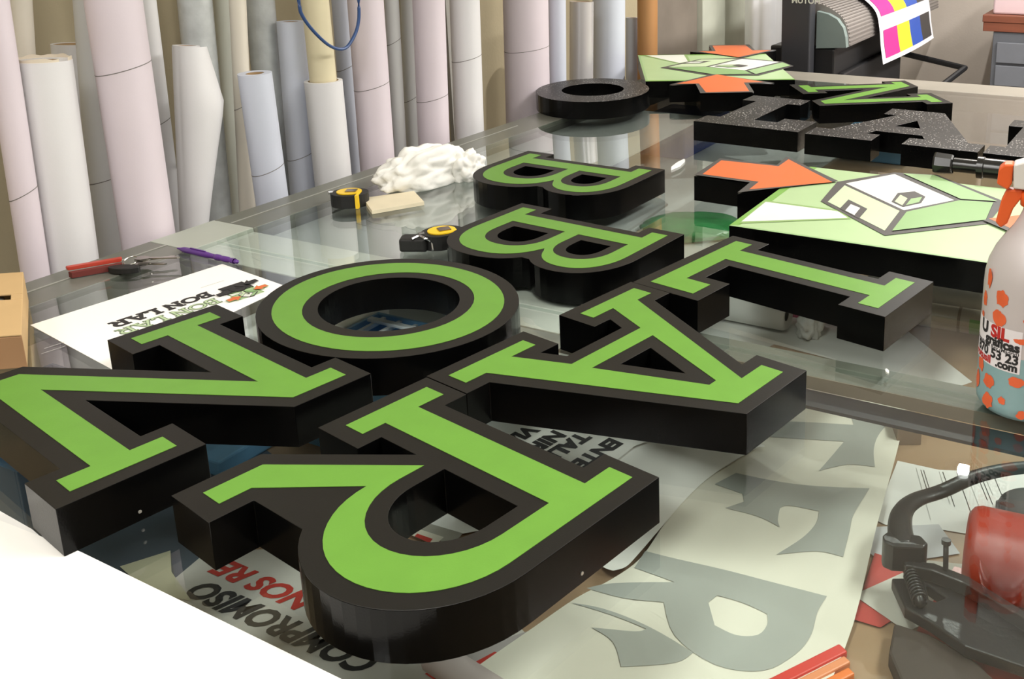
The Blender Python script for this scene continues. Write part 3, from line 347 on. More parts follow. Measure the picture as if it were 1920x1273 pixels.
def roll(nm, p0, p1, r, vis, col, seams):
    M, L = along(p0, p1); e = empty('paper_tube' if nm == 'z' else 'vinyl_roll', p0)
    tag(e, _rl[nm], 'roll' if nm != 'z' else 'tube', 'rolls standing against the left wall'); e.matrix_world = M
    hexc, mn = RC[col]; m = PLAST if col == 'plastic' else mat(mn, hexc, .55 if col != 'silver' else .3, metal=.35 if col == 'silver' else 0, var=.03, scale=5, bump=.06, bscale=300)
    ri = r*.55 if r > .03 else r*.75
    if nm in ('c', 'z', 'w'): ri = r*.9
    if nm == 'm': ri = .80*r
    o = bm_obj('wound_sheet', lathe([(ri, .0), (r, .0), (r, L), (ri, L), (ri, L-.4)], 40), m, e, True); o.data.set_sharp_from_angle(angle=math.radians(40))
    if nm != 'z': bm_obj('core', lathe([(ri-.0003, .001), (ri-.0003, L-.001), (ri-.004, L-.001), (ri-.004, .001)], 28), CORE, e, True)
    z0 = p0[2]; zz = (Vector(p1)-Vector(p0)).normalized().z
    for s in seams:
        zz_ = (s-z0)/zz; bm = bmesh.new(); n = 40; rings = []
        for k in range(n):
            a = 2*math.pi*k/n; h = zz_+.012*math.sin(a*1+1.0); rings.append([bm.verts.new((math.cos(a)*(r+.0004), math.sin(a)*(r+.0004), h+d)) for d in (-.0009, .0009)])
        for k in range(n): j = (k+1) % n; bm.faces.new((rings[k][0], rings[j][0], rings[j][1], rings[k][1]))
        bm_obj('sheet_edge', bm, SEAM, e)
    return e, M, L
for nm, p0, p1, r, vis, col, seams in D['TUBES']:
    e, M, L = roll(nm, p0, p1, r, vis, col, seams)
    if nm == 'm': ce, cM, cL, cr_ = e, M, L, r
    if nm == 'b':
        bm = bmesh.new(); n = 48; A = []
        for k in range(n+1):
            a = 2*math.pi*k/n*.93; h = .006*noise.noise(Vector((math.cos(a)*2, math.sin(a)*2, 3))); A.append([bm.verts.new((math.cos(a)*(r-.002+d), math.sin(a)*(r-.002+d), L-.01+u)) for d, u in ((0, 0), (0.001, .016+h))])
        for k in range(n): bm.faces.new((A[k][0], A[k+1][0], A[k+1][1], A[k][1]))
        bm_obj('torn_rim', bm, RIM, e, True)
    if nm == 'g':  # the outer sheet flares open
        bm = bmesh.new(); n = 40; H = 14; rows = []
        for h in range(H+1):
            t = h/H; z = L-.44+.438*t; row = []
            for k in range(n+1):
                a = -2.2+4.6*k/n; f_ = max(0, (k/n-.45)/.55); g = (t/.7)**1.1 if t < .7 else 1-(t-.7)/.3*.72
                rr = r+.001+f_*(.050*g+.001)
                row.append(bm.verts.new((math.cos(a)*rr, math.sin(a)*rr, z)))
            rows.append(row)
        for A, B in zip(rows, rows[1:]):
            for k in range(n): bm.faces.new((A[k], A[k+1], B[k+1], B[k]))
        fo = bm_obj('flared_sheet', bm, MATS['white_roll'], e, True); fo.rotation_euler = (0, 0, -1.6)
# cream tube standing inside roll 'm'
ct = empty('cardboard_tube'); ct.matrix_world = cM @ Matrix.Translation((0, 0, cL-.35)); tag(ct, 'cream cardboard tube standing inside the short white roll', 'tube')
bm_obj('tube_wall', lathe([(cr_*.62, 0), (cr_*.70, 0), (cr_*.70, 1.1), (cr_*.62, 1.1), (cr_*.62, 0)], 36), mat('cream_card', 'd9cfae', .6, var=.03), ct, True).data.set_sharp_from_angle(angle=.7)
lb = box('leaning_board', (-2.125, 2.56, 0), (-2.11, 2.72, 1.9), mat('grey_board', '9c9a94', .7, var=.05), bv=.001, M=TF); tag(lb, 'narrow grey board standing between the bright white roll and the very broad roll', 'board')  # one even grey for the board
cb = smoothpath([(-.9329, 2.41, 1.50), (-.9322, 2.411, 1.355), (-.9287, 2.4181, 1.3158), (-.914, 2.4475, 1.2732), (-.8937, 2.488, 1.2345), (-.8743, 2.5268, 1.2221), (-.861, 2.5535, 1.2388), (-.8488, 2.5778, 1.2769), (-.8446, 2.5863, 1.3376), (-.8446, 2.5863, 1.5)], 5)
_cmid = Vector((-.89, 2.49, 1.23))
tag(bm_obj('cable', tube([p + EX*.0 + (EX*.035 if p.z < 1.4 else EX*.035) for p in cb], .0042, 8), mat('blue_cable', '2c4a7c', .4)), 'blue cable hanging in a loop in front of the cream tube', 'cable')
# white wrapped roll at the end
wr, _M, _L = None, None, None
we = tag(empty('wrapped_roll', TP(-1.985, 5.06, 0)), 'tall white cloth wrapped roll left of the dark printer', 'roll')
bm = lathe([(.001, 0), (.105, 0), (.105, 1.9), (.001, 1.9)], 48)
for v in bm.verts:
    a = math.atan2(v.co.y, v.co.x); k = 1+.05*math.sin(a*7)+.03*math.sin(a*13+v.co.z*3); v.co.x *= k; v.co.y *= k
bm_obj('wrapping', bm, mat('white_wrap', 'f8f9fc', .6, var=.03), we, True)
# ------------------------------------------------------------------ plotter printer
pr = tag(empty('plotter_printer', TP(-1.45, 4.5, 0)), 'dark wide format printer with a grey ribbed cover at the far end of the table', 'printer')
PI_ = Matrix.Translation(-Vector(pr.location)) @ TF
PD = mat('printer_charcoal', '34353a', .5, var=.05); PD2 = mat('printer_black', '1d1d1f', .45); PGR = mat('printer_ribbed_grey', '8d8783', .5, var=.04); PT = mat('printer_teal_cap', '7d8b88', .4)
box('end_housing', (-1.515, 4.05, .66), (-1.385, 4.12, 1.35), PD, pr, .006, PI_)
box('lower_body', (-1.60, 4.14, .80), (-1.30, 5.95, .955), PD2, pr, .01, PI_)
box('rear_body', (-1.515, 4.125, .93), (-1.44, 5.95, 1.32), PD, pr, .01, PI_)
def extr(name, prof, b0, b1, m, parent, Mx):
    """profile in (across, height), extruded along the printer"""
    bm = bmesh.new(); A = [bm.verts.new(Mx @ Vector((p[0], b0, p[1]))) for p in prof]; B = [bm.verts.new(Mx @ Vector((p[0], b1, p[1]))) for p in prof]
    n = len(prof); bm.faces.new(A); bm.faces.new(B[::-1])
    for i in range(n): bm.faces.new((A[i], B[i], B[(i+1) % n], A[(i+1) % n]))
    bmesh.ops.recalc_face_normals(bm, faces=bm.faces[:]); return bm_obj(name, bm, m, parent)
cov = [(-1.38, 1.115), (-1.33, 1.105), (-1.29, 1.085), (-1.262, 1.05), (-1.25, 1.01), (-1.245, .965), (-1.38, .955)]
extr('end_cap', cov, 4.123, 4.16, PT, pr, PI_)
covs = smoothpath([(a, b, 0) for a, b in [(-1.44, 1.16), (-1.38, 1.145), (-1.32, 1.12), (-1.275, 1.085), (-1.25, 1.03), (-1.243, .965)]], 4)
extr('cover', [(p.x, p.y) for p in covs]+[(-1.44, .96)], 4.161, 5.93, PGR, pr, PI_)
RIB = mat('rib_dark', '6d6865', .5)
for i in range(1, len(covs)-1):
    p, q = covs[i], covs[i+1]; n = Vector((-(q.y-p.y), q.x-p.x)).normalized()*-.004; mx = (p.x+q.x)/2, (p.y+q.y)/2
    if n.x+n.y < 0: n = -n
    extr('rib', [(mx[0]-n.y*.8, mx[1]+n.x*.8), (mx[0]-n.y*.8+n.x, mx[1]+n.x*.8+n.y), (mx[0]+n.y*.8+n.x, mx[1]-n.x*.8+n.y), (mx[0]+n.y*.8, mx[1]-n.x*.8)], 4.165, 5.92, RIB, pr, PI_)
for b in (4.3, 5.7):
    box('leg', (-1.56, b, .03), (-1.50, b+.06, .80), PD2, pr, .004, PI_); box('foot', (-1.75, b, 0), (-1.15, b+.06, .05), PD2, pr, .004, PI_)
tube_ = tube([PI_ @ Vector(p) for p in ((-1.2, 5.0, .50), (-1.0, 5.55, .68), (-1.53, 5.72, .74))], .018, 8); bm_obj('brace', tube_, PD2, pr)
box('front_skirt', (-1.30, 4.2, .62), (-1.27, 5.2, .84), PD2, pr, .006, PI_)
pm = PI_ @ frame((-1.47, 4.049, 1.155), (1, 0, 0), (0, 0, 1)); flat_text('lettering', 'MUTOH', pm, .035, WHITEV, pr, .03, 0, .0008)
# printed sheet hanging out of the printer
ps = tag(empty('printed_sheet', TP(-1.24, 4.6, .9)), 'white printed sheet with magenta yellow blue and black bars hanging from the printer', 'print')
PSI = Matrix.Translation(-Vector(ps.location)) @ TF
pth = smoothpath([(-1.42, 1.185, 0), (-1.36, 1.165, 0), (-1.29, 1.13, 0), (-1.235, 1.075, 0), (-1.215, 1.00, 0), (-1.205, .92, 0), (-1.19, .835, 0)], 6)
PSB = 4.54
def sheetstrip(nm, t0, t1, b0, b1, m, lift):
    n = len(pth)-1; i0, i1 = int(t0*n), max(int(t1*n), int(t0*n)+1); bm = bmesh.new(); rows = []
    for i in range(i0, i1+1):
        p = pth[i]; q = pth[min(i+1, n)]; r_ = pth[max(i-1, 0)]; d = (q-r_).normalized(); nn = Vector((-d.y, d.x)); nn = nn if nn.x > 0 else -nn
        row = []
        for k in range(7):
            b = b0+(b1-b0)*k/6; fl_ = .02*((i/n)**2)*math.sin((b-PSB)*2.6)
            row.append(bm.verts.new(PSI @ Vector((p.x+nn.x*lift+fl_, b, p.y+nn.y*lift))))
        rows.append(row)
    for A, B in zip(rows, rows[1:]):
        for k in range(6): bm.faces.new((A[k], A[k+1], B[k+1], B[k]))
    return bm_obj(nm, bm, m, ps, True)
sheetstrip('sheet', 0, 1, PSB, PSB+1.02, mat('print_paper', 'dedde2', .6), 0)
CM = [mat('magenta_ink', 'c32a86', .5), mat('yellow_ink', 'e8d22e', .5), mat('blue_ink', '2a4fa8', .5), mat('key_black_ink', '3a3838', .5)]
for k in range(4):
    b0 = PSB+.05+k*.23
    sheetstrip('colour_bar', .0, .56, b0, b0+.23, CM[k], .002); sheetstrip('colour_bar', .70, .95, b0, b0+.23, CM[k], .002)
# ------------------------------------------------------------------ drawer cabinet with wooden box
cbn = tag(empty('drawer_cabinet', TP(-.72, 5.8, 0)), 'grey metal drawer cabinet at the right by the back wall', 'cabinet'); CI = Matrix.Translation(-Vector(cbn.location)) @ TF
CG = mat('cabinet_grey', '62656b', .45, var=.05); CG2 = mat('cabinet_front', '70737a', .45, var=.04); CHR = mat('chrome', 'c8c8c8', .2, metal=1)
box('carcass', (-.865, 5.57, 0), (-.30, 6.10, .885), CG, cbn, .004, CI)
for k in range(6):
    z = .775-k*.125; d = box('drawer', (-.84, 5.555, z-.055), (-.325, 5.5695, z+.055), CG2, cbn, .003, CI)
    h = bm_obj('handle', tube([CI @ Vector(p) for p in ((-.66, 5.554, z+.01), (-.66, 5.53, z+.01), (-.56, 5.53, z+.01), (-.56, 5.554, z+.01))], .005, 8), CHR, d)
wb = tag(empty('wooden_box', TP(-.70, 5.8, .886)), 'reddish brown wooden box with a small latch on the grey drawer cabinet', 'box'); WI = Matrix.Translation(-Vector(wb.location)) @ TF
BRW = mat('red_brown_wood', '7c4632', .5, var=.12, stretch=(1, 1, 6)); box('case', (-.92, 5.56, .8865), (-.30, 6.0, .935), BRW, wb, .003, WI); box('lid', (-.925, 5.555, .9355), (-.295, 6.005, .975), BRW, wb, .004, WI)
box('latch', (-.62, 5.548, .915), (-.59, 5.5545, .95), mat('brass', 'b89a4a', .3, metal=1), wb, .001, WI); box('paper_tag', (-.70, 5.550, .945), (-.52, 5.5548, .967), PAPER, wb, 0, WI)
pb = tag(box('storage_tub', (-.88, 5.6, .9765), (-.32, 5.95, 1.10), mat('pale_pink_plastic', 'd9c0c4', .4, var=.03), bv=.01, M=TF), 'pale pink plastic tub on top of the wooden box', 'tub')
# ------------------------------------------------------------------ things on the glass
# A4 print with the small logo
pp = tag(empty('printed_page', (-.91, 1.60, ZT)), 'white printed page with the small sign design lying behind the left letter N', 'paper')
o_ = Vector((-.91, 1.60, ZT))
def loc2(P): return [(p[0]-o_.x, p[1]-o_.y) for p in P]
bm_obj('sheet', prism([loc2([(-1.0825, 1.538), (-.887, 1.823), (-.715, 1.702), (-.855, 1.372)])], .0002, .0008), PAPER2, pp)
def mini(line_o, ux, scl, kind, zo):
    ux = Vector(ux).normalized(); uy = Vector((-ux.y, ux.x)); x = 0
    seq = [('B', .27), ('O', .40), ('N', .37), (' ', .12), ('L', .27), ('A', .41), ('R', .32)]
    for ch, adv in seq:
        if ch != ' ':
            d = D['LET'][ch]
            def mp(P): 
                if ch == 'O': P = [(-q[1]*.92+.19, q[0]+.178) for q in P]
                return [tuple((line_o+ux*((q[0]+x)*scl)+uy*(q[1]*scl))) for q in P]
            if kind == 'black': bm = bmesh.new(); fill(bm, [mp(d['b'])]+[mp(h) for h in d['bh']], zo); bm_obj('print_letter', bm, INK, pp)
            else:
                bm = bmesh.new(); fill(bm, [mp(d['b'])]+[mp(h) for h in d['bh']], zo); bm_obj('print_letter', bm, mat('dull_green_ink', '6a7a62', .7), pp)
                bm = bmesh.new(); fill(bm, [mp(d['g'])]+[mp(h) for h in d['gh']], zo+.0003); bm_obj('print_letter', bm, mat('pale_green_ink', 'b5c9a0', .7), pp)
        x += adv
_ux = Vector((-.592, -.805)); _a = Vector((-.853-o_.x, 1.678-o_.y)); _b = Vector((-.826-o_.x, 1.648-o_.y))
mini(_a, _ux, .079, 'black', .0012); mini(_b, _ux, .079, 'colour', .0012)
def lp(org, sc): 
    v = Vector((-_ux.y, _ux.x)); return lambda s, t: (org.x+(-_ux.x*s+v.x*t)*sc, org.y+(-_ux.y*s+v.y*t)*sc)
sub = empty('print_logo'); sub.parent = pp; logo(sub, lp(_b+Vector((.018, .016)), .085), .0009, flat=True)
sub = empty('print_silhouette'); sub.parent = pp; logo(sub, lp(_a+Vector((.016, .012)), .085), .0009, flat=True, mono=INK)
for k, (px_, py_, ln) in enumerate([(-.845, 1.735, .045), (-.985, 1.47, .03), (-.975, 1.455, .035)]):
    c = Vector((px_-o_.x, py_-o_.y)); u = _ux*ln; v = Vector((-_ux.y, _ux.x))*.0012
    bm = bmesh.new(); fill(bm, [[tuple(c), tuple(c+u), tuple(c+u+v), tuple(c+v)]], .0012); bm_obj('caption_line', bm, FAINT, pp)
# bright foreground sheet (two layers)
sh = tag(empty('paper_sheet', (-.75, .7, ZT)), 'large blank white paper sheet in the lower left foreground under the letter N', 'paper')
q_ = lambda P: [(p[0]+.75, p[1]-.7) for p in P]
bm_obj('upper_sheet', prism([q_([(-.20, .693), (-.3067, .7503), (-.6492, .9353), (-.80, 1.005), (-1.0, .55), (-.9, .3), (-.2, .3)])], .0001, .00018), PAPER2, sh)
bm_obj('lower_sheet', prism([q_([(-.66, .925), (-.7285, .9769), (-.7875, 1.012), (-.87, 1.045), (-1.35, .98), (-1.1, .3), (-.7, .3)])], .00002, .00009), PAPER, sh)
# cardboard box
bx = tag(empty('cardboard_box', (-1.0, 1.37, ZT)), 'brown cardboard box with a cut hole at the left edge of the table', 'box')
KR = mat('kraft_cardboard', 'c9a877', .8, var=.05, scale=5); KR2 = mat('kraft_side', 'a9825c', .8, var=.08, scale=5)
BM_ = frame((.015, .012, 0), (-.93, -.37, 0), (-.62, .78, 0), (0, 0, 1)); BU = Vector((-.894, .447, 0)); BV = Vector((-.36, .93, 0))
def bpt(u, v, z): return Vector((BF[0]+1.0, BF[1]-1.37, 0))+Vector((BUx[0], BUx[1], 0))*u+Vector((BVx[0], BVx[1], 0))*v+Vector((0, 0, z))
BF = (-.9871, 1.3797); BUx = (-.985, -.16); BVx = (-.53, .85)
def bbox(nm, u0, v0, z0, u1, v1, z1, m, bv=.001):
    bm = bmesh.new(); v = [bm.verts.new(bpt(u, w_, z)) for u in (u0, u1) for w_ in (v0, v1) for z in (z0, z1)]
    for q in ((0, 1, 3, 2), (4, 6, 7, 5), (0, 4, 5, 1), (2, 3, 7, 6), (0, 2, 6, 4), (1, 5, 7, 3)): bm.faces.new([v[i] for i in q])
    bmesh.ops.recalc_face_normals(bm, faces=bm.faces[:]); o = bm_obj(nm, bm, m, bx); bevel(o, bv); return o
bbox('side_panel', 0, 0, .0005, .22, .004, .052, KR2); bbox('side_panel', 0, .0045, .0005, .004, .31, .052, KR); bbox('side_panel', .0045, .306, .0005, .22, .31, .052, KR)
bbox('lid_panel', 0, 0, .0525, .22, .165, .0555, KR); bbox('lid_panel', 0, .192, .0525, .22, .31, .0555, KR); bbox('lid_panel', 0, .1655, .0525, .018, .1915, .0555, KR)
bbox('liner', .03, .15, .03, .2, .22, .045, mat('grey_wadding', '8f8f8c', .9), .004); bbox('box_label', .038, .235, .0556, .11, .29, .056, PAPER, 0)
# crumpled cloth
def crumple(name, c, sx, sy, sz, seed, m, label, cat, amp=.35, sub=5):
    bm = bmesh.new(); bmesh.ops.create_icosphere(bm, subdivisions=sub, radius=1)
    for v in bm.verts:
        p = v.co.copy(); n = 0
        for o, f_ in ((1.0, 1.1), (.55, 2.3), (.22, 4.6), (.07, 9)): n += o*(abs(noise.noise(p*f_+Vector((seed, seed*2, 0))))-.22)
        k = 1+n*amp*1.6; v.co = Vector((p.x*k*sx, p.y*k*sy, max(p.z*k*sz, -sz*.55)))
    zz = min(v.co.z for v in bm.verts)
    for v in bm.verts: v.co.z -= zz
    o = bm_obj(name, bm, m, None, True); o.location = c; return tag(o, label, cat)
CL = mat('white_cloth', 'ecebe4', .85, var=.03, scale=10, bump=.35, bscale=60)
o = crumple('cleaning_cloth', (-.628, 2.375, ZT+.0005), .135, .055, .062, 3.1, CL, 'crumpled white cloth lying on the glass near the table edge', 'cloth', .30); o.rotation_euler = (0, 0, .95)
o2 = crumple('loose_end', (.10, -.045, 0), .045, .04, .048, 8.7, CL, None, None, .3); o2.parent = o
# tape measures
YE = mat('yellow_plastic', 'f2c81e', .35); BR = mat('black_rubber', '171716', .5, bump=.2)
def tapemeasure(loc, rz, label, second=False):
    e = tag(empty('tape_measure', loc, rz), label, 'tape measure', 'tape measures on the glass'); e.scale = (1.15, 1.12, 1.0)
    out = [(math.cos(a)*.036*(1.0 if math.cos(a) < 0 else 1.08), math.sin(a)*.032) for a in [2*math.pi*k/28 for k in range(28)]]
    out = [(x, y if y > -.02 else max(y, -.031)) for x, y in out]
    bevel(bm_obj('case', prism([out], .0003, .031), BR, e), .004, 3)
    bm_obj('badge', prism([[(x*.66, y*.72) for x, y in out]], .0311, .0335), YE, e); bm_obj('belt_clip', prism([[(-.005, -.010), (.016, -.010), (.016, .010), (-.005, .010)]], .0336, .0355), mat('clip_steel', '8a7c6a', .25, metal=.9), e)
    bm_obj('case_band', prism([[(.020, -.0335), (.026, -.0335), (.026, .0), (.020, .0)]], .001, .0322), YE, e)
    box('blade_hook', (-.040, -.004, .026), (-.030, .006, .034), CHR, e, .001)
    return e
tapemeasure((-.762, 2.213, ZT), .05, 'black and yellow tape measure beside the pale wood offcut')
tapemeasure((-.482, 1.925, ZT), .5, 'black and yellow tape measure half hidden between the letters O and B')
sp = tag(empty('coin_purse', (-.530, 1.90, ZT)), 'small black pouch with a silver chain left of the half hidden tape measure', 'pouch')
bevel(bm_obj('pouch', prism([[(-.028, -.018), (.025, -.02), (.028, .012), (.02, .02), (-.024, .02), (-.03, .01)]], .0003, .028), BR, sp), .005, 3)
bm_obj('chain', tube(smoothpath([(.0, -.021, .030), (.012, -.01, .0325), (.024, -.018, .031), (.034, -.008, .02), (.04, -.02, .006)], 6), .0028, 6), CHR, sp)
# wood offcut
wd = bm_obj('wood_offcut', prism([[(-.6875, 2.136), (-.586, 2.203), (-.632, 2.292), (-.738, 2.236)]], .0003, .0095), mat('pale_mdf', 'd9ceb2', .8, var=.04, scale=20)); wd.location.z = ZT; bevel(wd, .0006); tag(wd, 'pale flat wood offcut lying right of the tape measure', 'wood offcut')
# thin white streak on the glass
sl = bm_obj('white_sliver', prism([[(-.045, -.004), (0, -.010), (.05, -.002), (.058, .004), (.02, .007), (-.03, .002)]], .0003, .006), mat('sliver_white', 'f2f2f0', .25)); sl.location = (-.0, 2.54, ZT); sl.rotation_euler = (0, 0, 1.15); tag(sl, 'thin white sliver between the far letter B and the near logo arrow', 'scrap')
# pen
pn = tag(empty('pen'), 'purple ballpoint pen lying on the glass behind the printed page', 'pen'); pM, pL = along((-1.011, 1.90, ZT+.0065), (-.852, 1.817, ZT+.0065)); pn.matrix_world = pM
PU = mat('purple_plastic', '5a2a86', .3, spec=.7); pL = pL
bm_obj('barrel', lathe([(.0015, 0), (.0035, .012), (.0058, .02), (.0060, .09), (.0050, .10), (.0050, .112)], 18), PU, pn, True); bm_obj('grip', lathe([(.0050, .1125), (.0062, .115), (.0062, .125), (.0048, .13), (.0058, .135), (.0058, .15), (.0042, .155), (.0055, .160), (.0055, .168)], 18), PU, pn, True)
bm_obj('push_button', lathe([(.0040, .1685), (.0040, .176), (.0001, .178)], 14), PU, pn, True); box('clip', (-.0015, .0062, .04), (.0015, .0078, .085), PU, pn, .0004)
# keys
ky = tag(empty('key_ring', (-1.06, 1.80, ZT+.0013)), 'bunch of keys with a red holder and black fob on the glass behind the page', 'keys')
KM = mat('nickel', 'b9b6ae', .25, metal=1)
kb = lambda p: (p[0]+1.06, p[1]-1.80, p[2])
bevel(bm_obj('key_holder', prism([[(-.096, -.035), (-.088, -.042), (-.012, .006), (-.016, .016)]], .012, .019), mat('red_plastic', 'b8402f', .4), ky), .002); bm_obj('key_holder_back', prism([[(-.086, -.044), (-.076, -.05), (-.006, -.004), (-.012, .006)]], .0003, .011), mat('dark_red_leather', '6e2f2a', .6), ky)
bevel(bm_obj('fob', prism([[(math.cos(a)*.030+.006, math.sin(a)*.013-.02) for a in [2*math.pi*k/20 for k in range(20)]]], .0003, .012), BR, ky), .003, 2)
bm_obj('ring', tube(smoothpath([(math.cos(a)*.013+.006, math.sin(a)*.013+.006, .014+.004*math.sin(a)) for a in [2*math.pi*k/10 for k in range(10)]], 3, True)+[Vector((.019, .006, .014))], .0014, 6), KM, ky)
for k, (an, ln, z) in enumerate([(.35, .065, .012), (-.05, .055, .006), (.05, .078, .0165)]):
    M = Matrix.Translation((.016, .008, z)) @ Matrix.Rotation(an, 4, 'Z'); kp = [(0, -.009), (.012, -.011), (.022, -.006), (.024, -.0035), (ln, -.0035), (ln+.004, 0), (ln-.006, .0035), (ln-.012, .0018), (ln-.018, .0035), (ln-.024, .0018), (.024, .0035), (.022, .006), (.012, .011), (0, .009)]
    bm_obj('key', prism([[tuple((M @ Vector((p[0], p[1], 0)))[:2]) for p in kp]], z, z+.0024), KM, ky)
# black pipe fitting lying over the logo sign
fp = tag(empty('heat_gun_nozzle'), 'black ribbed plastic pipe fitting lying behind the spray bottle trigger', 'pipe fitting')
f0, f1 = Vector((.600, 2.235, T+.0275)), Vector((.87, 2.10, T+.0275)); fM, fL = along(f0, f1); fp.matrix_world = fM; BP = mat('black_glossy_plastic', '1c1c1b', .25, spec=.6)
bm_obj('collar', lathe([(.014, 0), (.024, .0), (.0255, .004), (.0235, .04), (.021, .044)], 8), BP, fp); bm_obj('pipe', lathe([(.0165, .0441), (.0165, .098)], 32), BP, fp, True)
bm_obj('flange', lathe([(.017, .0981), (.0255, .0983), (.0255, .112), (.023, .114), (.023, .20), (.0001, .20)], 32), BP, fp, True).data.set_sharp_from_angle(angle=.6)
# ------------------------------------------------------------------ spray bottle
BC = Vector((.4760, 1.2455, ZT)); BR_ = .0625
sb = tag(empty('spray_bottle', BC), 'translucent spray bottle with orange trigger and blue liquid on the glass at right', 'spray bottle')
_f = Vector((-BC.x, -BC.y, 0)).normalized(); _l = Vector((-(-_f.y), -_f.x, 0)); _l = Vector((_f.y, -_f.x, 0)); _l = _l if _l.x < 0 else -_l
bottle_h = [(.0001, .004), (.045, .0008), (.056, .004), (.0615, .012), (.0625, .022), (.0625, .175), (.0618, .192), (.0585, .210), (.051, .228), (.041, .244), (.031, .258), (.0245, .270), (.020, .282), (.019, .30)]
HD = mat('frosted_plastic', 'cdc5c4', .35, spec=.5, var=.04, scale=6); 
cut = .095
bm_obj('bottle_body', lathe([p for p in bottle_h if p[1] >= cut] and [(.0625, cut)]+[p for p in bottle_h if p[1] > cut], 48), HD, sb, True)
bm_obj('liquid', lathe([p for p in bottle_h if p[1] < cut]+[(.0625, cut-.0002)], 48), mat('blue_liquid_seen_through', '8fb3b6', .3, spec=.5, var=.04), sb, True)['label'] = 'grey blue liquid in the lower half'
def wrap(phi, z, r=BR_+.0004): return _f*math.cos(phi)*r + _l*math.sin(phi)*r + EZ*z
def wpoly(nm, pts, m, dr, parent=sb, sub=1):
    bm = bmesh.new(); fill(bm, [pts], 0)
    for _ in range(6):
        le_ = [e for e in bm.edges if e.calc_length() > .008]
        if not le_: break
        bmesh.ops.subdivide_edges(bm, edges=le_, cuts=1); bmesh.ops.triangulate(bm, faces=bm.faces[:])
    for v in bm.verts: v.co = wrap(v.co.x/BR_, v.co.y, BR_+dr)
    return bm_obj(nm, bm, m, parent)
LBM = mat('label_paper', 'f4eff2', .5); ORP = mat('orange_paint', 'ec6a3c', .5, var=.08, scale=40)
wpoly('label', [(.0060, .1335), (.0060, .0735), (.1250, .0735), (.1250, .1335)], LBM, .0004)
def btxt(body, size, right_phi, z, m, bold=.03, wid=1.0, shear=0):
    flat_text('label_lettering', body, None, size, m, sb, bold, shear, align='R', wid=wid, func=lambda x, y: wrap(right_phi - x/BR_, z+y, BR_+.0008))
LRED = mat('label_red', 'c22a26', .5)
btxt('SIL', .0235, .36, .1160, LRED, .05); btxt('U', .0235, .36+.0352/BR_, .1160, INK, .05)
btxt('gráficas', .0178, .13, .1045, INK, .05); btxt('Arganda del Rey (Madrid)', .0078, .14, .0990, INK, .01, shear=.1); btxt('91 870 53 23', .0180, .14, .0865, INK, .04)
btxt('rotusil', .0150, .15+.039/BR_, .0765, LRED, .04); btxt('.com', .0155, .15, .0765, INK, .05)
def blob(ph, z, rx, rz, seed, n=26):
    return [(ph*BR_+rx*math.cos(a)*(1+.22*noise.noise(Vector((math.cos(a)*1.7+seed, math.sin(a)*1.7, seed)))*2), z+rz*math.sin(a)*(1+.2*noise.noise(Vector((math.cos(a)*2.2, math.sin(a)*2.2+seed, seed*3)))*2)) for a in [2*math.pi*k/n for k in range(n)]]
for k, (ph, z, rx, rz) in enumerate([(1.02, .193, .0055, .013), (.62, .172, .0105, .0115), (1.15, .160, .0065, .011), (.66, .144, .0105, .0115), (.05, .150, .004, .004), (1.2, .137, .004, .004), (1.12, .066, .0085, .010), (.80, .050, .0095, .0105), (1.25, .040, .0075, .013), (.78, .021, .0095, .010), (.42, .030, .005, .0055), (.15, .062, .011, .007), (.02, .185, .005, .009), (.0, .016, .006, .006), (.1, .120, .01, .004)]):
    pts = blob(ph, z, rx, rz, k*3.7)
    wpoly('paint_spot', pts, ORP, .0006)
OR2 = mat('orange_plastic', 'f0662c', .35, spec=.5); WH2 = mat('white_nozzle_plastic', 'e6e2dc', .35)
bm_obj('neck_ring', lathe([(.0205, .287), (.0245, .289), (.0245, .305), (.0205, .309)], 32), OR2, sb, True)
HX = frame((0, 0, 0), _l, -_f, EZ)      # local x = towards viewer's left, z up
def hb(nm, prof, y0, y1, m, bv=.002):
    bm = bmesh.new(); A = [bm.verts.new(HX @ Vector((p[0], y0, p[1]))) for p in prof]; B = [bm.verts.new(HX @ Vector((p[0], y1, p[1]))) for p in prof]; n = len(prof)
    bm.faces.new(A); bm.faces.new(B[::-1])
    for i in range(n): bm.faces.new((A[i], B[i], B[(i+1) % n], A[(i+1) % n]))
    bmesh.ops.recalc_face_normals(bm, faces=bm.faces[:]); o = bm_obj(nm, bm, m, sb); bevel(o, bv, 2); return o
hb('spray_head', [(-.045, .310), (.034, .312), (.036, .344), (.010, .354), (-.045, .352)], -.014, .014, WH2)
hb('nozzle', [(.0362, .318), (.041, .309), (.055, .316), (.054, .336), (.047, .343), (.0362, .344)], -.012, .012, OR2)
hb('trigger', [(.022, .3095), (.042, .3085), (.048, .292), (.053, .262), (.046, .255), (.038, .262), (.032, .283), (.022, .300)], -.008, .008, OR2)
hb('trigger_guard', [(-.005, .3095), (.016, .3095), (.018, .30), (.014, .276), (.006, .272), (.002, .292)], -.006, .006, OR2)
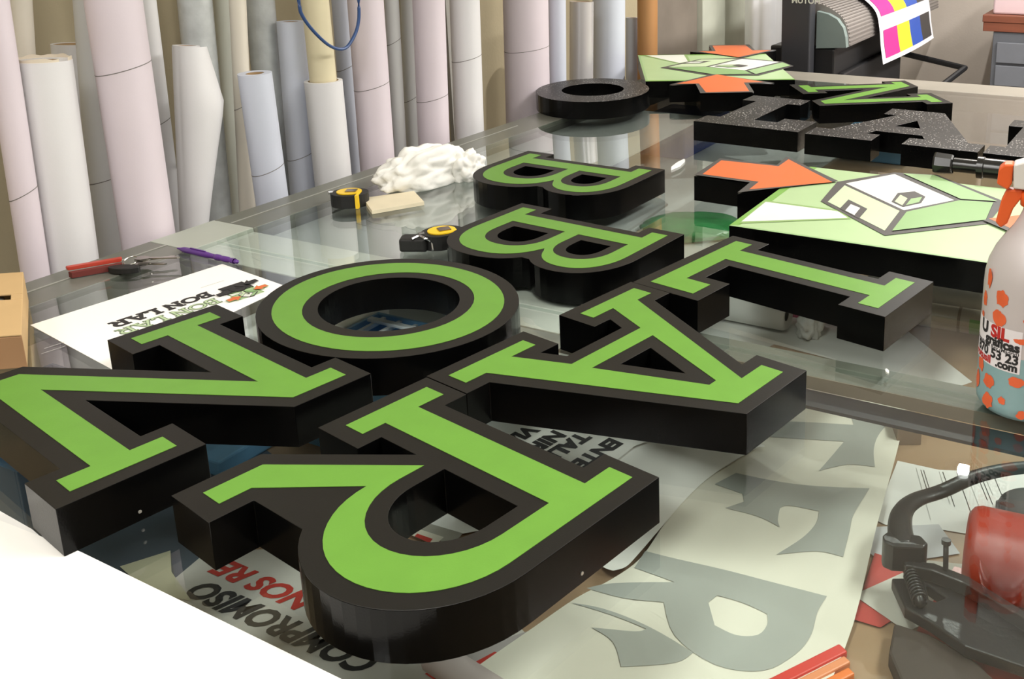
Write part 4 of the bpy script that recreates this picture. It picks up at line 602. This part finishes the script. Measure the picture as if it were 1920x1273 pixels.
# ------------------------------------------------------------------ things on the shelf under the glass
def wave(x, y, k): return ZS+.006+k*(.5+.5*math.sin(x*9-y*17+1.0))
def sheet(name, P, m, k=0.0, z0=.0006, parent=None, step=.04, loops=None):
    bm = bmesh.new(); fill(bm, loops or [P], 0)
    if k:
        for _ in range(6):
            le_ = [e for e in bm.edges if e.calc_length() > step]
            if not le_: break
            bmesh.ops.subdivide_edges(bm, edges=le_, cuts=1); bmesh.ops.triangulate(bm, faces=bm.faces[:])
    for v in bm.verts: v.co.z = (wave(v.co.x, v.co.y, k)-.006 if k else ZS)+z0
    return bm_obj(name, bm, m, parent, bool(k))
Z = D['Z']
def smooth_loop(P, ang=50, k=4):
    n = len(P); V = [Vector((p[0], p[1])) for p in P]; corner = []
    for i in range(n):
        a, b_ = V[i]-V[i-1], V[(i+1) % n]-V[i]; corner.append(math.degrees(a.angle(b_, 0)) > ang)
    o = []
    for i in range(n):
        j = (i+1) % n; p0, p1, p2, p3 = V[i-1], V[i], V[j], V[(j+1) % n]
        if corner[i]: p0 = p1*2-p2 if corner[j] else p1
        if corner[j]: p3 = p2*2-p1 if corner[i] else p2
        if corner[i] and corner[j]: o.append(tuple(p1)); continue
        for s_ in range(k):
            t = s_/k; o.append(tuple(.5*((2*p1)+(p2-p0)*t+(2*p0-5*p1+4*p2-p3)*t*t+(3*p1-p0-3*p2+p3)*t**3)))
    return o
for nm in ('gl1', 'gl2', 'gl3', 'gl3h', 'gl4', 'plot', 'under'): Z[nm] = smooth_loop(Z[nm])
pe_ = tag(empty('plotted_sheet'), 'translucent pale sheet printed with big grey serif letters under the glass', 'paper', None)
sheet('backing', Z['plot'], mat('tracing_paper', 'e6e2d3', .7, var=.06, scale=4), .012, .008, pe_)
for nm in ('gl1', 'gl2', 'gl4'): sheet('grey_letter', Z[nm], GREYINK, .012, .0088, pe_)
sheet('grey_letter', None, GREYINK, .012, .0088, pe_, loops=[Z['gl3'], Z['gl3h']])
tag(sheet('document', Z['doc'], PAPER, 0, .0012), 'white typed document under the glass right of the plotted sheet', 'paper'); dc = bpy.data.objects['document']
A_, B_ = Vector(Z['doc'][0]), Vector(Z['doc'][2])
for k, (t, a, b) in enumerate([(.20, .08, .62), (.25, .10, .40), (.28, .10, .42), (.45, .10, .44), (.49, .10, .46), (.64, .08, .5), (.75, .1, .5), (.86, .1, .36), (.90, .1, .4), (.94, .1, .3), (1.04, .08, .6)]):
    d1 = (B_-A_); d2 = Vector(Z['doc'][7])-A_+Vector((.03, -.005)); p = A_+d1*t*.62; q0 = p+d2*(a*1.3)+d1*.05*a; q1 = p+d2*(b*1.5)+d1*.15*b; nn = d1.normalized()*.0005
    bm = bmesh.new(); fill(bm, [[tuple(q0-nn), tuple(q0+nn), tuple(q1+nn), tuple(q1-nn)]], ZS+.0017); bm_obj('text_line', bm, INK if k % 3 else FAINT, dc)
tag(sheet('folded_document', Z['doc2'], mat('grey_white_paper', 'c9c9cb', .8), 0, .0020), 'folded grey white document under the clamp arm', 'paper')
tag(sheet('blank_sheet', Z['white'], PAPER, 0, .0011), 'white blank sheet under the glass below the letter L', 'paper')
tag(sheet('pinkish_sheet', Z['pinkp'], mat('pinkish_paper', 'c4b3a8', .8), 0, .001), 'pale pinkish sheet under the glass right of the letter A', 'paper')
tag(sheet('curled_sheet', Z['under'], PAPER2, .016, .010), 'white curled sheet poking out under the right end of the letter R', 'paper')
vs_ = tag(sheet('text_poster', Z['vtext'], PAPER2, 0, .030), 'white sheet with heavy black capitals seen between A and R', 'paper')
for k, (tx, (ox, oy)) in enumerate(zip(('ENTE', 'TALLER', 'NIRA', 'VIAL'), Z['vrows'])):
    M = frame((ox, oy, ZS+.0302), (-.61, -.79, 0), (.79, -.61, 0), EZ); flat_text('lettering', tx, M @ Matrix.Translation((-.002, -.004, 0)), .040, INK, vs_, .06, 0, .0002)
sf = tag(sheet('striped_flyer', Z['st1'], PAPER, 0, .0050), 'white flyer with grey and red bands seen inside the bowl of R', 'paper')
sheet('grey_band', Z['st2'], mat('band_grey', '98948a', .8), 0, .0056, sf); sheet('cream_band', Z['st3'], PAPERC, 0, .0062, sf); sheet('red_band', Z['st4'], REDINK, 0, .0068, sf)
pg = tag(sheet('poster', Z['comp'], mat('newsprint', 'c9c5be', .8, var=.04), 0, .0018), 'upside down printed poster with red and black italic capitals under the glass', 'paper')
cu = Vector((-.6283+.3612, 1.1521-1.021, 0)).normalized(); cv = Vector((-cu.y, cu.x, 0))
def text_between(body, A, B, size, m, par, shear=.35, bold=.04):
    A, B = Vector((A[0], A[1], ZS+.0022)), Vector((B[0], B[1], ZS+.0022)); d = B-A; n = len(body); full = d.length*n/(n-1); u = d.normalized(); v = Vector((-u.y, u.x, 0))
    vv, _ = text_mesh(body, size, bold*size, shear); w0 = max(p[0] for p in vv)-min(p[0] for p in vv)
    M = frame(A-u*full/(2*n)-v*size*.36-u*shear*size*.3, u, v, EZ); flat_text('lettering', body, M, size, m, par, bold, shear, .0002, wid=full/w0)
text_between('COMPROMISO', Z['cmp'][0], Z['cmp'][1], .046, INK, pg); text_between('NOS RE', Z['rdt'][0], Z['rdt'][1], .042, REDINK, pg)
flat_text('lettering', 'NUESTROS', frame((-.27, .905, ZS+.0022), cu, cv, EZ), .036, REDINK, pg, .03, .3, .0002)
# rolled red and white flyer across the lower middle
rf = tag(empty('rolled_flyer'), 'rolled flyer with red triangles under the glass below the letter R', 'paper roll')
rM, rL = along((-.285, .965, ZS+.037), (-.06, .80, ZS+.037)); rf.matrix_world = rM
bm_obj('rolled_sheet', lathe([(.016, 0), (.018, 0), (.018, rL), (.016, rL), (.016, 0)], 28), mat('flyer_pink_white', 'd8c9c6', .7), rf, True)
cM2, cL2 = along((-.60, 1.262, ZS+.016), (-.478, 1.168, ZS+.016)); cf = tag(empty('curled_leaflet'), 'small curled white leaflet under the glass below the leg of R', 'leaflet'); cf.matrix_world = cM2
bm_obj('curled_paper', lathe([(.012, 0), (.0128, 0), (.0142, cL2), (.0134, cL2), (.012, 0)], 24, a0=0, a1=5.4), PAPER2, cf, True)
rs_ = tag(sheet('red_flyer', [(-.30, .985), (-.245, 1.02), (-.19, 1.045), (-.165, 1.03), (-.10, .94), (-.05, .84), (-.12, .82), (-.2, .90)], mat('flyer_grey', 'aba4a2', .8), 0, .0024), 'grey and red printed flyer beside the rolled flyer', 'paper')
for P in ([(-.245, .993), (-.224, 1.010), (-.212, 1.003), (-.228, .984)], [(-.208, .998), (-.176, 1.022), (-.130, .962), (-.148, .935), (-.19, .965)], [(-.128, .93), (-.085, .88), (-.10, .862), (-.135, .905)], [(-.300, .975), (-.262, 1.008), (-.245, .985), (-.265, .95)]): sheet('red_shape', P, REDINK, 0, .0034, rs_)
tag(sheet('yellow_note', Z['yell'], mat('pale_yellow_paper', 'c6c3a8', .8), 0, .0026), 'pale yellowish note under the glass between N and R', 'paper')
r_ = sheet('red_leaflet', Z['redp'], mat('red_leaflet', 'b5453f', .6), 0, .0030); tag(r_, 'red leaflet under the glass behind the clamp', 'leaflet')
arc_ = tag(sheet('striped_leaflet', Z['arcs'], mat('leaflet_white', 'c9c6bc', .8), 0, .0040), 'white leaflet with curved dark stripes behind the clamp', 'leaflet')
cc = Vector(Z['arcs'][4])+Vector((-.005, -.005))
for k in range(5):
    R0 = .045+k*.017; bm = bmesh.new(); n = 18; A = []
    for i in range(n+1):
        a = .1+1.15*i/n; A.append([bm.verts.new((cc.x+math.cos(a)*rr, cc.y+math.sin(a)*rr*1.15, ZS+.0045)) for rr in (R0, R0+.006)])
    for i in range(n): bm.faces.new((A[i][0], A[i][1], A[i+1][1], A[i+1][0]))
    bm_obj('stripe', bm, mat('dark_stripe', '55504a', .7), arc_)
# rolls lying on the shelf
for nm, a, b, r, hx, lab in (('roll', (.44, 2.125), (.80, 1.945), .030, 'd4d4ce', 'glossy white roll lying under the glass behind the letter L end'), ('roll', (.415, 2.005), (.78, 1.84), .026, 'c6baa4', 'beige roll with green mark lying under the glass left of the bottle')):
    M, L = along((a[0], a[1], ZS+r+.0015), (b[0], b[1], ZS+r+.0015)); e = tag(empty('vinyl_roll'), lab, 'roll'); e.matrix_world = M
    bm_obj('wound_sheet', lathe([(r*.6, 0), (r, 0), (r, L), (r*.6, L), (r*.6, 0)], 32), mat('roll_'+hx, hx, .3, spec=.6), e, True).data.set_sharp_from_angle(angle=.6)
    if hx == 'c6baa4':
        bm_obj('band', lathe([(r+.0003, .19), (r+.0003, .196)], 32), mat('tape_brown', '8d7a60', .5), e, True); bm_obj('printed_mark', lathe([(r+.0004, .215), (r+.0004, .26)], 16, a0=2.6, a1=4.4), mat('mark_green', '8cc06a', .6), e, True)
# paper roll with crumpled end
M, L = along((-.02, 2.06, ZS+.036), (.225, 1.935, ZS+.036)); e = tag(empty('paper_roll'), 'white paper roll with a crumpled end under the glass below the letter L', 'roll'); e.matrix_world = M
bm_obj('wound_sheet', lathe([(.001, 0), (.033, 0), (.033, L), (.028, L+.008), (.012, L+.004)], 32), PAPER, e, True)
crumple('crumpled_end', (.272, 1.911, ZS+.002), .026, .032, .034, 5.5, PAPER, 'crumpled ball of white paper at the end of the paper roll', 'paper ball', .5, 4)
tag(sheet('magenta_strip', [(.235, 1.985), (.36, 1.925), (.36, 1.95), (.24, 2.01)], mat('magenta_card', 'b23a68', .6), 0, .012), 'magenta card strip showing below the letter L', 'card')
tag(sheet('added_liner', [tuple((TP(-1.73, 1.45))[:2]), (-.78, 1.62), (-.05, 1.63), (.28, 1.95), (.13, 2.60), (.60, 3.45), (-.14, 3.92), tuple((TP(-1.73, 3.70))[:2])], mat('grey_white_liner', 'd2d5d3', .8, var=.06, scale=3), 0, .0005), 'grey white liner sheet added on the far shelf to brighten the glass', 'liner')  # pale liner laid here to lighten the glass seen from above
gb = crumple('plastic_bag', (.045, 2.60, ZS+.001), .15, .12, .020, 2.2, mat('green_film', '3f9a58', .3, spec=.5, var=.2, scale=12), 'green plastic bag under the glass between the letter B and the near logo', 'bag', .18, 4)
BLU = mat('blue_box_plastic', '24408c', .4, var=.08); LBL = mat('light_blue_plastic', '6fa3cc', .4, var=.05)
tag(box('storage_box', (-1.73, 3.02, ZS+.0012), (-1.48, 3.42, ZS+.11), BLU, bv=.006, M=TF), 'deep blue box under the far corner of the glass behind the black O', 'box')
tag(box('storage_box', (-1.00, 3.27, ZS+.0012), (-.76, 3.52, ZS+.10), LBL, bv=.006, M=TF), 'blue box glimpsed under the gap between plain black L and A', 'box')
def crate(name, a, b, z, h, m, label, ribs=0):
    e = tag(empty(name, TP((a[0]+b[0])/2, (a[1]+b[1])/2, z)), label, 'crate'); I = Matrix.Translation(-Vector(e.location)) @ TF; t = .006
    box('base', (a[0], a[1], z), (b[0], b[1], z+.005), m, e, 0, I)
    box('side', (a[0], a[1], z+.0051), (a[0]+t, b[1], z+h), m, e, .001, I); box('side', (b[0]-t, a[1], z+.0051), (b[0], b[1], z+h), m, e, .001, I)
    box('side', (a[0]+t, a[1], z+.0051), (b[0]-t, a[1]+t, z+h), m, e, .001, I); box('side', (a[0]+t, b[1]-t, z+.0051), (b[0]-t, b[1], z+h), m, e, .001, I)
    if ribs:
        wm = mat('white_grid_plastic', 'f2f6fa', .4)
        for k in range(ribs):
            x = a[0]+.02+(b[0]-a[0]-.04)*k/(ribs-1); box('grid_bar', (x-.004, a[1]+t, z+h-.012), (x+.004, b[1]-t, z+h-.004), wm, e, .001, I)
        for k in range(3):
            y = a[1]+.03+(b[1]-a[1]-.06)*k/2; box('grid_bar', (a[0]+t, y-.006, z+h-.0039), (b[0]-t, y+.006, z+h+.002), wm, e, .001, I)
    return e
crate('plastic_crate', (-1.245, 1.06), (-1.02, 1.265), ZS+.001, .155, LBL, 'blue plastic crate with white grid seen through the letter O', 6)
tag(box('storage_tub', (-1.46, 1.10, ZS+.0012), (-1.26, 1.31, ZS+.15), PAPER, bv=.004, M=TF), 'white tub left of the gridded crate seen through the letter O', 'tub')
tag(box('storage_box', (-1.38, .92, ZS+.0012), (-1.27, 1.04, ZS+.03), LBL, bv=.004, M=TF), 'light blue box seen through the gap between N and R', 'box')
crate('plastic_crate', (-1.70, .70), (-1.40, .94), ZS+.001, .10, mat('steel_blue_plastic', '3f6280', .4), 'steel blue crate under the glass left of the letter N corner')
tag(sheet('dark_mat', [(-1.02, 1.45), (-.98, 1.12), (-.75, 1.00), (-.66, 1.10), (-.60, 1.40), (-.78, 1.56)], mat('slate_mat', '4a5460', .7, var=.1), 0, .0008), 'slate blue mat on the shelf below the letter N', 'mat')
tag(bm_obj('wood_block', box_bm(bmesh.new(), (-.02, -.02, .001), (.02, .035, .035)), mat('block_wood', '8d7a68', .7)), 'small wooden block at the edge of the plotted sheet', 'wood block').location = (.383, 1.498, ZS)
# clamp
cl = tag(empty('hand_clamp', (.30, 1.12, ZS)), 'black steel lever clamp with a spring lying under the glass at lower right', 'clamp')
IR = mat('black_cast_iron', '1d1d20', .35, spec=.6, var=.15, bump=.2, bscale=150); cz = ZS
c_ = lambda x, y, z: Vector((x-.30, y-1.12, z))
arm = smoothpath([c_(.288, 1.105, .075), c_(.289, 1.135, .082), c_(.300, 1.168, .085), c_(.325, 1.195, .085), c_(.365, 1.215, .085), c_(.42, 1.245, .088), c_(.48, 1.262, .09), c_(.56, 1.27, .09)], 6)
bm_obj('lever_arm', tube(arm, .014, 10, squash=.6, rs=[.018-.006*min(1, i/20) for i in range(len(arm))]), IR, cl, True)
bevel(bm_obj('jaw_block', prism([[(p[0]-.30, p[1]-1.12) for p in [(.262, 1.118), (.272, 1.128), (.312, 1.118), (.318, 1.100), (.310, 1.092), (.272, 1.096), (.262, 1.104)]]], .045, .085), IR, cl), .004, 3)
bevel(bm_obj('body_plate', prism([[(p[0]-.30, p[1]-1.12) for p in [(.270, 1.090), (.312, 1.090), (.345, 1.070), (.385, 1.03), (.44, .96), (.40, .93), (.33, .97), (.30, 1.01), (.275, 1.035)]], [(p[0]-.30, p[1]-1.12) for p in [(.311, 1.078), (.330, 1.052), (.315, 1.045), (.3085, 1.05)]]], .025, .042), IR, cl), .003, 3)
bevel(bm_obj('side_rib', prism([[(p[0]-.30, p[1]-1.12) for p in [(.286, 1.098), (.325, 1.092), (.362, 1.065), (.40, 1.015), (.45, .95), (.44, .945), (.388, 1.01), (.350, 1.055), (.318, 1.078), (.286, 1.088)]]], .0425, .062), IR, cl), .003, 3)
hel = [c_(.293+.0085*math.cos(t*2*math.pi*9), 1.085-.050*t, .050+.0085*math.sin(t*2*math.pi*9)) for t in [i/140 for i in range(141)]]
bm_obj('spring', tube(hel, .0016, 6), IR, cl, True); bm_obj('spindle', tube([c_(.293, 1.09, .05), c_(.293, 1.03, .05)], .006, 12), IR, cl, True)
bm_obj('bolt', tube([c_(.335, 1.078, .062), c_(.335, 1.084, .095)], .0035, 10), IR, cl, True); bm_obj('bolt_head', tube([c_(.335, 1.084, .0951), c_(.3352, 1.0845, .101)], .006, 10), IR, cl)
bevel(bm_obj('pad', prism([[(p[0]-.30, p[1]-1.12) for p in [(.262, 1.03), (.30, 1.01), (.34, .97), (.36, .93), (.25, .93), (.245, .98)]]], .002, .024), mat('brown_pad', '3a302a', .7), cl), .003)
# red jar and black lid at right
rj = tag(empty('red_jar'), 'glossy red translucent jar lying under the glass right of the clamp', 'jar'); RM = mat('red_translucent', 'a83c2e', .35, spec=.5, var=.12, scale=4)
jM, jL = along((.375, 1.128, ZS+.058), (.60, 1.035, ZS+.058)); rj.matrix_world = jM
bm_obj('jar_body', lathe([(.001, 0), (.045, 0), (.053, .006), (.056, .015), (.056, jL), (.001, jL)], 40), RM, rj, True).data.set_sharp_from_angle(angle=.9)
tag(sheet('red_folder', [(.272, 1.005), (.315, 1.075), (.372, 1.16), (.50, 1.10), (.50, .93), (.36, .93)], mat('red_glossy_card', 'b9483a', .3, spec=.6), 0, .0052), 'red glossy folder under the clamp and the red jar', 'folder')
bl = tag(empty('black_disc', (.52, 1.255, ZS)), 'round black toothed disc under the glass beside the red jar', 'disc')
bm_obj('disc_body', lathe([(.0001, .03), (.05, .03), (.058, .026), (.058, .008), (.05, .002), (.0001, .002)], 36), mat('dark_disc', '2d2a28', .5), bl, True).data.set_sharp_from_angle(angle=.6)
bm_obj('teeth', prism([[(math.cos(a)*(.062 if k % 2 else .056), math.sin(a)*(.062 if k % 2 else .056)) for k, a in enumerate([2*math.pi*i/36 for i in range(36)])]], .010, .022), mat('dark_disc', '2d2a28', .5), bl)
# carpenter pencils, lower right
for k, (dx, col, lab) in enumerate([(0, 'd8362c', 'red flat carpenter pencil at the bottom right edge'), (1, 'e89060', 'pale orange flat stick beside the red pencil'), (2, 'ee7a2c', 'orange flat stick, rightmost of the three sticks')]):
    d = Vector((.85, .52, 0)).normalized(); n = Vector((d.y, -d.x, 0)); c = Vector((.196, 1.004, ZS+.012))+n*(.0165*dx)+d*(-.008*dx); w_ = .0155 if dx == 0 else .012
    M = frame(c, d, -n, EZ); e = tag(empty('carpenter_pencil'), lab, 'pencil', 'flat coloured sticks at the lower right'); e.matrix_world = M
    bevel(bm_obj('stick', box_bm(bmesh.new(), (-.17, -w_/2, -.011), (0, w_/2, -.0005)), mat('stick_'+col, col, .35, spec=.6), e), .002)
tag(bm_obj('white_mark', prism([[(math.cos(a)*.0025, math.sin(a)*.007) for a in [2*math.pi*k/14 for k in range(14)]]], .0002, .003), WHITEV), 'tiny white drop shaped mark on the glass left of the bottle base', 'drop').location = (.31, 1.345, ZT)  # small raised white mark on the glass
